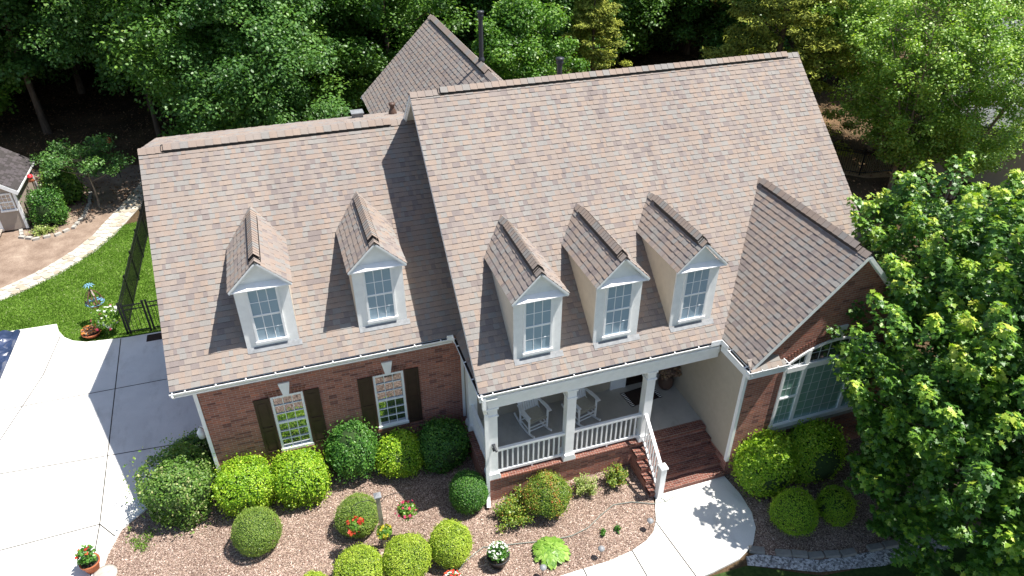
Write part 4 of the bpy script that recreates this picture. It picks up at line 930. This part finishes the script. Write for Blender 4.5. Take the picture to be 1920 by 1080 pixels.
# solar lights
for x, y, l in ((8.63, -4.98, 'black path light at the walkway edge below the hosta'), (10.13, -4.62, 'black path light near the bend of the walkway'), (7.12, -5.02, 'black path light at the bottom edge of the bed')):
    t = thing('path_light', l, 'path light', (x, y, 0), 0, 'path lights along the walkway')
    b = MB(); b.tube([(0, 0, -.05), (0, 0, .26)], .009, 6); b.build('stake', 'black_metal', t)
    b = MB(); b.lathe([(0, .24), (.045, .24), (.05, .34), (0, .34)], k=12); b.build('lens', 'glass', t)
    b = MB(); b.lathe([(.085, .335), (.08, .35), (.03, .385), (0, .39)], k=14); b.build('cap', 'flashing', t)
# garden hose
pts = [(11.25, -3.92, .05), (10.95, -4.0, .05), (10.6, -3.95, .03), (10.1, -3.72, .03), (9.6, -3.65, .03), (9.15, -3.85, .03), (8.7, -4.1, .03), (8.2, -4.2, .03), (7.6, -4.15, .03), (7.0, -4.02, .03), (6.5, -3.92, .03), (6.0, -3.82, .03), (5.5, -4.05, .03), (5.0, -4.5, .03)]
b = MB(); b.tube(pts, .012, 6); tag(b.build('garden_hose', 'hose_grey'), 'thin grey garden hose winding across the mulch bed to the steps', 'hose')
b = MB(); b.tube([(10.95, -4.0, .05), (10.75, -3.6, .03), (10.66, -3.2, .03), (10.7, -2.9, .3)], .011, 6); b.build('garden_hose', 'hose_grey'); tag(bpy.data.objects[-1] if False else COL.objects[-1], 'short grey hose end running up beside the newel post', 'hose')
# paver edging on the right bed
t = thing('garden_edging', 'curved edging of pale concrete pavers round the right mulch bed', 'edging', (0, 0, 0)); rng = random.Random(3)
ec = [(12.34, -6.02), (12.9, -6.3), (13.61, -6.6), (14.4, -6.8), (15.13, -6.88), (16, -6.98), (17, -7.08), (18, -7.15)]
for x, y, dx, dy in along(ec, .38):
    b = MB(); b.box(-.185, .185, -.085, .085, -.02, .075); o = b.build('paver', 'stone_shaded', t, .012); o.location = (x, y, rng.uniform(-.01, .01)); o.rotation_euler = (0, 0, atan2(dy, dx) + rng.uniform(-.06, .06))
# mulch chips lying over the beds: nobody could count them
def in_poly(x, y, poly):
    c = np.zeros(len(x), bool); n = len(poly)
    for i in range(n):
        x0, y0 = poly[i]; x1, y1 = poly[(i + 1) % n]
        hit = ((y0 > y) != (y1 > y)) & (x < (x1 - x0) * (y - y0) / ((y1 - y0) + 1e-12) + x0); c ^= hit
    return c
def scatter(poly, n, rng):
    a = np.array(poly); lo = a.min(0); hi = a.max(0); P = rng.uniform(lo, hi, (n, 2)); return P[in_poly(P[:, 0], P[:, 1], poly)]
rng = np.random.default_rng(7)
P = np.vstack([scatter(BED, 90000, rng), scatter([(12.95, -3.7), (17, -3.7), (17, -7), (15.13, -6.95), (13.61, -6.72), (12.36, -5.86), (12.88, -5)], 14000, rng)]); n = len(P)
V, F, T = leaves(np.column_stack([P, rng.uniform(.004, .03, n)]), UP + rng.normal(size=(n, 3)) * .35, .026, rng.random(n) ** 1.3, 'diamond', rng, .8)
o = link(np_mesh('mulch_chips', V, F, T, 'chips'), 'mulch_chips'); tag(o, 'pale and dark wood chips strewn over the mulch beds', 'mulch', kind='stuff')
# lawn blades
P = scatter(LAWN, 230000, rng); P = P[(P[:, 0] > -9.5)]; n = len(P)
a = rng.uniform(0, 6.28, n); N = np.stack([np.cos(a), np.sin(a), rng.uniform(.1, .5, n)], 1)
tn = .40 + .2 * rng.normal(size=n) + .2 * np.sin(P[:, 0] * 2.1 + np.sin(P[:, 1] * 1.3)) * np.sin(P[:, 1] * 2.7 + 2 * np.sin(P[:, 0])) + .45 * (rng.random(n) > .88)
V, F, T = leaves(np.column_stack([P, np.full(n, .02)]), N, .075, tn, 'blade', rng, 2.6, np.tile(UP, (n, 1)) + rng.normal(size=(n, 3)) * .5)
o = link(np_mesh('grass', V, F, T, 'leaf_grass'), 'grass'); tag(o, 'short mown green grass on the lawn left of the house', 'grass', kind='stuff')
# litter under the trees
P = np.column_stack([rng.uniform(-22, 40, 60000), rng.uniform(9, 40, 60000)]); P = P[~((P[:, 0] > -4) & (P[:, 0] < 18.3) & (P[:, 1] < 13))]; P = P[~((P[:, 0] < -2.6) & (P[:, 1] < 19))]; n = len(P)
V, F, T = leaves(np.column_stack([P, rng.uniform(-.01, .06, n)]), UP + rng.normal(size=(n, 3)) * .4, .1, rng.random(n), 'oval', rng, .8)
o = link(np_mesh('leaf_litter', V, F, T, 'litter'), 'leaf_litter'); tag(o, 'dry brown leaves on the woodland floor behind the house', 'leaf litter', kind='stuff')

# ---------------------------------------------------------------- fence and gate, spinner, tarp, mat
def fence_run(name, label, cat, pts, h=1.22, z=0., step=.11, group=None):
    t = thing(name, label, cat, (pts[0][0], pts[0][1], z), 0, group); o_ = Vector((pts[0][0], pts[0][1], 0))
    for i, p in enumerate(pts):
        b = MB(); q = Vector((p[0], p[1], 0)) - o_; b.box(q.x - .03, q.x + .03, q.y - .03, q.y + .03, -.1, h + .05); b.box(q.x - .036, q.x + .036, q.y - .036, q.y + .036, h + .05, h + .075); b.build('post', 'black_metal', t)
    for p, q in zip(pts[:-1], pts[1:]):
        p = Vector((*p, 0)) - o_; q = Vector((*q, 0)) - o_; L = (q - p).length; b = MB()
        for zz in (h - .03, h - .2, .12): b.beam(p + Vector((0, 0, zz)), q + Vector((0, 0, zz)), .03, .034)
        n = int(L / step)
        for i in range(1, n): c = p + (q - p) * (i / n); b.beam(c + Vector((0, 0, .05)), c + Vector((0, 0, h - .03)), .017, .017, (0, 1, 0))
        b.build('panel', 'black_metal', t)
    return t
fence_run('metal_fence', 'black picket fence running back from the driveway beside the lawn', 'fence', [(-3.2, 8.45), (-3.19, 10.3), (-3.17, 12.1), (-3.15, 13.9), (-3.12, 15.7), (-3.1, 17.5), (-3.05, 19.3)], 1.22, 0, .1)
fence_run('metal_gate', 'black metal gate between the fence corner and the garage', 'gate', [(-3.1, 8.42), (-2.45, 8.42)], 1.2)
fence_run('metal_gate', 'black metal gate leaf next to the garage wall', 'gate', [(-2.34, 8.42), (-1.2, 8.42), (-.1, 8.42)], 1.2)
fence_run('metal_fence', 'black picket fence under the trees right of the house', 'fence', [(26.3, 15.2), (28.2, 13.4), (30.1, 11.2), (32.2, 10.9), (34.3, 10.6), (36.4, 10.4)], 1.3, 0, .11)
b = MB(); b.box(-2.55, -1.6, 7.72, 8.1, .037, .055); tag(b.build('ground_mat', 'rubber'), 'flat reddish brown mat on the shaded driveway by the gate', 'mat')
t = thing('wind_spinner', 'blue flower topped metal wind spinner on a thin rod in the lawn', 'garden ornament', (-4.12, 9.45, 0))
b = MB(); b.tube([(0, 0, -.1), (0, 0, 1.55)], .012, 6); b.build('rod', 'black_metal', t)
b = MB()
for i in range(9):
    a = i * 2 * pi / 9; b.add([(0, 0, 1.58), (cos(a - .2) * .12, sin(a - .2) * .12, 1.62), (cos(a) * .2, sin(a) * .2, 1.57), (cos(a + .2) * .12, sin(a + .2) * .12, 1.62)], [(0, 1, 2, 3)])
b.lathe([(0, 1.64), (.05, 1.6), (0, 1.56)], k=10); b.build('flower_head', 'spinner_blue', t)
b = MB()
for i in range(6):
    a = i * pi / 3; pts = [(cos(a) * r_, sin(a) * r_, z_) for r_, z_ in ((.02, 1.42), (.2, 1.25), (.3, .98), (.2, .76), (.02, .68))]
    for p, q in zip(pts[:-1], pts[1:]): b.beam(p, q, .055, .01, (cos(a), sin(a), .2))
b.build('blade', 'spinner_bronze', t)
b = MB()
for i in range(18):
    a = i * pi / 9; b.beam((cos(a) * .2, sin(a) * .2, .84 + .03 * (i % 2)), (cos(a) * .31, sin(a) * .31, .9), .07, .008)
b.build('ring', 'spinner_blue', t)
# tarp on the driveway
n1, n2 = 80, 70; V = []; F = []
for j in range(n2):
    for i in range(n1):
        u = i / (n1 - 1); v = j / (n2 - 1); xr = -6.75 - .05 * (1 - v); x = -9.6 + (xr + 9.6) * u; y = 6.8 + 2.95 * v + .06 * math.sin(u * 9)
        z = .05 + .28 * abs(mnoise.noise((x * 1.3, y * 1.6, 1))) ** .8 + .07 * abs(mnoise.noise((x * 3, y * 4, 4))); 
        if i in (0, n1 - 1) or j in (0, n2 - 1): z = .05
        V.append((x, y, z))
for j in range(n2 - 1):
    for i in range(n1 - 1): F.append((j * n1 + i, j * n1 + i + 1, (j + 1) * n1 + i + 1, (j + 1) * n1 + i))
b = MB(); b.add(V, F); o = b.build('tarp', 'tarp'); so_ = o.modifiers.new('thick', 'SOLIDIFY'); so_.thickness = .012
tag(o, 'crumpled dark blue tarp spread on the driveway at the left edge', 'tarp')
# ---------------------------------------------------------------- garden shed
shed = thing('garden_shed', 'small beige garden shed with white trim and dark shingle roof beyond the lawn', 'shed', (-8.09, 18.1, 0))
b = MB(); W, D, H, pk = 3.4, 2.9, 2.0, 1.25
b.add([(-W, 0, .05), (0, 0, .05), (0, 0, H), (-W / 2, 0, H + pk), (-W, 0, H)], [(0, 1, 2, 3, 4)]); b.quad((0, 0, .05), (0, D, .05), (0, D, H), (0, 0, H)); b.quad((-W, 0, .05), (-W, D, .05), (-W, D, H), (-W, 0, H)); b.add([(-W, D, .05), (0, D, .05), (0, D, H), (-W / 2, D, H + pk), (-W, D, H)], [(0, 1, 2, 3, 4)])
b.build('wall', 'shed_siding', shed)
b = MB(); bd = MB(); e = .22; ze2 = H - e * pk / (W / 2)
gable_roof(b, bd, -W - e, -W / 2, e, ze2 + .06, H + pk + .06, -.25, D + .2); b.build('roof', 'shed_shingles', shed); bd.build('roof_deck', 'white_trim', shed)
b = MB(); rake(b, (e, -.24, ze2 + .06), (-W / 2, -.24, H + pk + .06), .16); rake(b, (-W - e, -.24, ze2 + .06), (-W / 2, -.24, H + pk + .06), .16)
b.box(-.09, .02, -.025, .09, .05, H); b.box(-.02, .03, D - .1, D + .02, .05, H); b.box(-1.02, -.92, -.025, .0, .05, 2.0); b.box(e - .03, e, -.25, D + .2, ze2 - .07, ze2 + .02); b.build('trim', 'white_trim', shed)
b = MB(); window(b, -.72, -.14, .95, 1.75, 0, 3, 2, .06, .04); wf = b.build('window', 'white_trim', shed); b = MB(); b.quad((-.7, -.006, .97), (-.16, -.006, .97), (-.16, -.006, 1.73), (-.7, -.006, 1.73)); b.build('pane', 'glass', wf)
b = MB(); b.box(-2.3, -1.02, -.03, 0, .05, 1.95); b.build('door', 'white_trim', shed)
b = MB()
for i in range(14): b.beam((-2.2, -.12 - i * .15, .16 - i * .01), (-.95, -.12 - i * .15, .16 - i * .01), .13, .03)
b.build('ramp', 'deck', shed)
b = MB(); t = thing('flower_bed_edging', 'curved stone edging of the small flower bed before the shed', 'edging', (0, 0, 0)); rng2 = random.Random(5)
for x, y, dx, dy in along([(-8.35, 17.9), (-8.2, 17.3), (-7.6, 16.95), (-6.8, 17.1), (-6.25, 17.6), (-6.0, 18.6), (-5.95, 20), (-6.1, 21.4)], .3):
    b = MB(); b.box(-.13, .13, -.07, .07, -.02, .08); o = b.build('paver', 'stone_light', t); o.location = (x, y, 0); o.rotation_euler = (0, 0, atan2(dy, dx) + rng2.uniform(-.1, .1))
loose_plant('flowering_plant', 'low yellowish plants in the small flower bed before the shed', 'plant', -7.4, 17.5, .55, .3, 'leaf_pale', 700, .07, 81)
shrub('garden_shrub', 'rounded green shrub beside the shed corner', 'shrub', -7.15, 18.35, (.72, .66, .8), 'leaf_holly', 4200, .075, 'oval', 82, bumps=.07)
shrub('garden_shrub', 'dark leafy shrub behind the shed corner shrub', 'shrub', -7.0, 20.6, (.8, .8, .9), 'leaf_forest', 5000, .11, 'oval', 83, bumps=.08)
for x, y, h, l in ((-7.45, 18.6, 2.15, 'red bird feeder on a pole beside the shed'), (-4.9, 22.6, 2.0, 'dim red bird feeder on a pole in the woodland shade')):
    t = thing('bird_feeder', l, 'bird feeder', (x, y, 0)); b = MB(); b.tube([(0, 0, -.1), (0, 0, h)], .015, 6); b.build('pole', 'black_metal', t)
    b = MB(); b.lathe([(.12, h), (.08, h + .09), (0, h + .13)], k=14); b.build('roof', 'red_plastic', t); b = MB(); b.lathe([(0, h - .2), (.14, h - .2), (.08, h - .1), (.08, h), (0, h)], k=14); b.build('seed_tray', 'terracotta', t)
# ---------------------------------------------------------------- neighbour's house
nh = thing('neighbour_house', 'beige house with grey roof mostly hidden behind the trees on the right', 'house', (35.4, 7.7, 0), R(30))
b = MB(); b.box(0, 10, -12, 4.4, -.2, 3.1); b.add([(0, 4.38, 3.1), (10, 4.38, 3.1), (5, 4.38, 6.4)], [(0, 1, 2)]); b.build('wall', 'siding_beige', nh)
b = MB()
for s, x0 in ((1, -.5), (-1, 10.5)):
    b.add([(x0, -12.5, 2.95), (x0, 4.9, 2.95), (5, 4.9, 6.6), (5, -12.5, 6.6), (x0, -12.5, 2.8), (x0, 4.9, 2.8), (5, 4.9, 6.45), (5, -12.5, 6.45)], [(0, 1, 2, 3), (4, 5, 6, 7), (0, 1, 5, 4), (1, 2, 6, 5), (0, 3, 7, 4)])
b.build('roof', 'roof_grey', nh)
for y in (-7, -3, 1.5):
    b = MB(); b.box(-.05, .0, y - .5, y + .5, .9, 2.3); wf = b.build('window', 'white_trim', nh); b = MB(); b.box(-.06, -.052, y - .42, y + .42, .98, 2.22); b.build('pane', 'glass', wf)

# ---------------------------------------------------------------- trees
def clump_leaves(rng, cents, rad, per, size, shape, flat=.62, tipbias=0., droop=0., ctone=None, shell=.5, upn=.9):
    m_ = len(cents); idx = np.repeat(np.arange(m_), per); n = len(idx); d = sph(rng, n)
    rr = rng.random(n) ** shell; P = cents[idx] + d * rr[:, None] * rad[idx][:, None] * np.array([1, 1, flat])
    N = UP * upn + d * .5 + rng.normal(size=(n, 3)) * .5
    ct = rng.normal(size=m_) * .1 if ctone is None else ctone
    tn = .42 + ct[idx] + .16 * rng.normal(size=n) + tipbias * (d[:, 2] * rr)
    if droop: N = N + d * droop * np.array([1, 1, .2])
    return leaves(P, N, size, tn, shape, rng)
def crown_points(rng, n, shape, h0, h1, r, lumps=.18):
    """clump centres filling the outer part of a crown; shape gives radius over relative height"""
    out = []; ph = rng.uniform(0, 6, 6)
    while len(out) < n:
        f = rng.random(); a = rng.uniform(0, 2 * pi); R_ = r * shape(f) * (1 + lumps * math.sin(3 * a + ph[0] + f * 5) + lumps * .7 * math.sin(5 * a + ph[1] - f * 8))
        q = rng.random() ** .42
        out.append((cos(a) * R_ * q, sin(a) * R_ * q, h0 + (h1 - h0) * f))
    return np.array(out)
ROUND = lambda f: max(.12, math.sin(pi * (.08 + .88 * f)) ** .6)
CONE = lambda f: max(.05, (1 - f) ** .8)
def skeleton(rng, cents, h0, h1, r0, m, lean=(0, 0), limbs=16, trunks=1, spread=0.):
    b = MB(); top = h0 + (h1 - h0) * .75
    for k in range(trunks):
        a = k * 2.4 + .4; bx, by = (cos(a) * .18 * (trunks > 1), sin(a) * .18 * (trunks > 1)); ex, ey = cos(a) * spread, sin(a) * spread
        pts = [(bx + ex * f * f + lean[0] * f + .06 * math.sin(5 * f + k), by + ey * f * f + lean[1] * f, -.15 + (top + .15) * f) for f in np.linspace(0, 1, 7)]
        b.tube(pts, [r0 * (1.25 if i == 0 else 1) * (1 - .85 * i / 6) for i in range(7)], 9)
    pick = rng.choice(len(cents), min(limbs, len(cents)), replace=False)
    for i in pick:
        c = cents[i]; z0 = max(h0 * .7, min(top * .95, c[2] - rng.uniform(.3, .55) * math.hypot(c[0], c[1]))); f = z0 / top; k = i % trunks; a = k * 2.4 + .4
        s_ = np.array([cos(a) * spread * f * f + lean[0] * f, sin(a) * spread * f * f + lean[1] * f, z0]); mid = (s_ + c) / 2 + np.array([0, 0, -.12 * abs(c[2] - z0)])
        b.tube([tuple(s_), tuple(mid), tuple(c)], [max(.015, r0 * .38 * (1 - f * .6)), r0 * .2, r0 * .06], 6)
    return b
def tree_mesh(seed, h0, h1, r, nc, per, crad, size, lm, shape='sprig', prof=ROUND, r0=.2, bark='bark', limbs=18, trunks=1, spread=0., tip=.1, flat=.62, lumps=.18, shell=.5):
    rng = np.random.default_rng(seed); C_ = crown_points(rng, nc, prof, h0, h1, r, lumps)
    V, F, T = clump_leaves(rng, C_, rng.uniform(.7, 1.3, nc) * crad, per, size, shape, flat, tip, shell=shell)
    me = np_mesh('crown', V, F, T, lm); sk = skeleton(rng, C_, h0, h1, r0, bark, limbs=limbs, trunks=trunks, spread=spread)
    o = sk.build('trunk', bark); tm = o.data; bpy.data.objects.remove(o); return me, tm
def plant_tree(pair, name, label, x, y, rz=0., s=1., sz=None, group=None, z=-.05):
    t = thing(name, label, 'tree', (x, y, z), rz, group); t.scale = (s, s, sz or s)
    link(pair[0], 'crown', t); link(pair[1], 'trunk', t); return t
wood = [tree_mesh(101, 1.2, 15, 4.8, 190, 260, 1.2, .2, 'leaf_forest', 'oval'),
        tree_mesh(102, .9, 13, 4.4, 190, 260, 1.1, .19, 'leaf_forest_cool', 'oval'),
        tree_mesh(103, 1.8, 17, 5.0, 200, 250, 1.25, .2, 'leaf_forest', 'oval', lumps=.28),
        tree_mesh(104, 1.2, 10, 3.6, 120, 280, .95, .18, 'leaf_bright', 'oval'),
        tree_mesh(105, 4.0, 18, 4.7, 180, 250, 1.2, .2, 'leaf_forest_cool', 'oval', lumps=.3)]
rr = random.Random(21); spots = []
def free(x, y, d): return all(hypot(x - a, y - c) > d for a, c in spots)
# nearest trees, placed one by one
near = [(0, 'dark tree just behind the garage roof corner', .4, 22.6, .85, 2), (0, 'shaded tree behind the garage roof near the rear wing', 2.6, 19.6, .78, 1), (0, 'bright leafed tree at the top left corner of the wood', -13.5, 31, 1., 3), (0, 'dark tree with its trunk showing above the garage roof', -4.2, 33, 1.05, 4), (0, 'tall dark oak left of the bare trunk', -9.5, 30.5, 1., 4),
        (0, 'dark oak behind the left end of the garage roof', .6, 27.5, 1., 2), (0, 'leafy oak with sunlit top behind the garage ridge', 3.9, 24.5, .92, 0), (0, 'dark tree directly left of the rear wing roof', 5.5, 30, 1., 1),
        (0, 'shaded tree behind the peak of the rear wing roof', 9.5, 26.5, .95, 0), (0, 'bright green young tree behind the tall vent pipe', 15.0, 19.0, .74, 3), (0, 'dark tree behind the middle of the main ridge', 18.2, 27.5, .9, 1),
        (0, 'shaded woodland tree left of the cedar', 22.5, 29.5, 1., 2), (0, 'dark tree in the gap between cedar and crape myrtle', 33.5, 27, .95, 1), (0, 'green tree behind the crape myrtles at the top edge', 39.5, 24, 1., 0),
        (0, 'dark tree at the far left behind the shed', -15.5, 27.5, .95, 4), (0, 'low dark tree at the wood edge left of the garage', -3.4, 27.5, .8, 4)]
for z_, l, x, y, s, k_ in near:
    plant_tree(wood[k_], 'broadleaf_tree', l, x, y, rr.uniform(0, 6), s, s * rr.uniform(.95, 1.1)); spots.append((x, y))
GW = 'woodland trees far behind the house'; LW = 'dark green broadleaf tree in the dense wood behind the house'
cnt = 0
for j in range(11):
    for i in range(30):
        x = -42 + i * 4.6 + rr.uniform(-1.5, 1.5) + (j % 2) * 2.2; y = 33.5 + j * 4.8 + rr.uniform(-1.5, 1.5)
        if not free(x, y, 3.4): continue
        if x < -26 - (y - 30) * .3 or x > 34 + (y - 14) * .95: continue
        k_ = rr.choice((0, 1, 2, 4, 0, 2)); s = rr.uniform(.85, 1.15)
        plant_tree(wood[k_], 'broadleaf_tree', LW, x, y, rr.uniform(0, 6), s, None, GW); spots.append((x, y)); cnt += 1
print('wood trees', cnt)
ced = tree_mesh(110, .6, 13.5, 4.3, 330, 150, .62, .2, 'leaf_cedar', 'sprig', CONE, .22, 'bark', 30, flat=.35, lumps=.22, tip=.14)
plant_tree(ced, 'cedar_tree', 'yellowish green cedar behind the right end of the main ridge', 27.8, 16.2, 1.0, 1.1)
plant_tree(tree_mesh(111, .6, 12, 3.0, 200, 150, .6, .2, 'leaf_cedar', 'sprig', CONE, .2, 'bark', 22, flat=.35, lumps=.2), 'cedar_tree', 'darker thin cedar left of the large yellowish cedar', 20.3, 22.5, 0, .8)
VASE = lambda f: (.30 + .75 * f ** .8) if f < .75 else max(.1, .9 * (1 - (f - .75) / .25) ** .6)
myr = tree_mesh(112, 1.7, 9.8, 4.5, 360, 110, .58, .12, 'leaf_myrtle', 'oval', VASE, .075, 'bark_pale', 110, trunks=6, spread=2.2, lumps=.25, flat=.75, shell=.6)
plant_tree(myr, 'crape_myrtle', 'airy multi stemmed crape myrtle nearest the black fence', 30.6, 9.5, 0, 1.)
plant_tree(myr, 'crape_myrtle', 'airy crape myrtle in front of the beige neighbour house', 32.4, 7.9, 2, .95)
plant_tree(myr, 'crape_myrtle', 'taller crape myrtle behind the other two at the right edge', 33.0, 13.6, 4, 1.15)
dog = tree_mesh(113, 2.1, 3.9, 2.2, 42, 120, .55, .13, 'leaf_forest_cool', 'oval', ROUND, .07, 'bark_pale', 22, flat=.5)
plant_tree(dog, 'small_tree', 'small spreading dogwood between the shed and the garage', -5.5, 19.5, 0, .8)
shrub('garden_shrub', 'grey green bush between the main roof edge and the maple', 'shrub', 21.3, 2.0, (1.5, 1.3, 1.5), 'leaf_rough_holly', 5000, .1, 'oval', 84, bumps=.08)
# foreground maple: shoots of lobed leaves, fresh yellow green tips, upper ones painted sunlit
def maple(x, y):
    rng = np.random.default_rng(200); t = thing('maple_tree', 'large leafy maple with yellow green new leaves in front of the right gable', 'tree', (x, y, 0))
    n = 900; d = sph(rng, n * 2); d = d[d[:, 2] > -.85][:n]; ph = rng.uniform(0, 6, 6)
    lump = 1 + .13 * np.sin(d[:, 0] * 5 + ph[0]) * np.sin(d[:, 1] * 5 + ph[1]) + .10 * np.sin(d[:, 2] * 7 + ph[2] + d[:, 0] * 3)
    q = 1 - .7 * rng.random(n) ** 1.7
    C_ = d * (lump * q)[:, None] * np.array([4.0, 3.6, 4.1]) + np.array([0, 0, 4.2])
    for cx, cy, cz, rr_, kk in ((.4, 4.0, 5.6, 1.8, 120), (2.4, 3.2, 5.3, 2.0, 110), (-2.6, -.9, 3.2, 1.6, 60), (1.6, 2.6, 6.4, 1.3, 45)):
        dd = sph(rng, kk); C_ = np.vstack([C_, dd * rr_ * (1 - .6 * rng.random(kk) ** 2)[:, None] + np.array([cx, cy, cz])]); d = np.vstack([d, dd]); q = np.concatenate([q, np.ones(kk)])
    n = len(C_)
    C_[:, 2] = np.maximum(C_[:, 2], .9)
    per = 92; idx = np.repeat(np.arange(n), per); N_ = len(idx); u = rng.random(N_)
    ax = d + UP * .75; ax /= np.linalg.norm(ax, axis=1)[:, None]; L = rng.uniform(.45, .95, n)
    side = sph(rng, N_); side -= ax[idx] * np.sum(side * ax[idx], 1)[:, None]; side /= np.linalg.norm(side, axis=1)[:, None]
    P = C_[idx] + ax[idx] * (u * L[idx])[:, None] + side * (.34 * (1.12 - u) ** .6 * rng.random(N_) ** .5)[:, None] - UP * .12 * (1 - u)[:, None]
    Nn = side * .45 + UP * .9 + rng.normal(size=(N_, 3)) * .35; Y = side - UP * .55
    tn = .36 + .15 * rng.normal(size=N_) + (.55 + .75 * rng.random(n) ** 1.3)[idx] * np.clip(u - .5, 0, 1) * (q[idx] > .62) * np.clip(d[idx][:, 2] + .45, 0, 1) + (rng.normal(size=n) * .07)[idx]  # new growth at the tips; the upward weighting paints in sunlight
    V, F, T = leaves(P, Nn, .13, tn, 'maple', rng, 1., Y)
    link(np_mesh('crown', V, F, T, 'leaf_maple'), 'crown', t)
    sk = skeleton(rng, C_, 1.6, 8.6, .2, 'bark', limbs=70); sk.build('trunk', 'bark', t)
maple(18.15, -7.05)
plant_tree(wood[4], 'broadleaf_tree', 'tall unseen tree added out of frame to shade the maple', 22.0, -11.2, 1, .72, .74)  # added out of view to keep sun off the lower maple crown
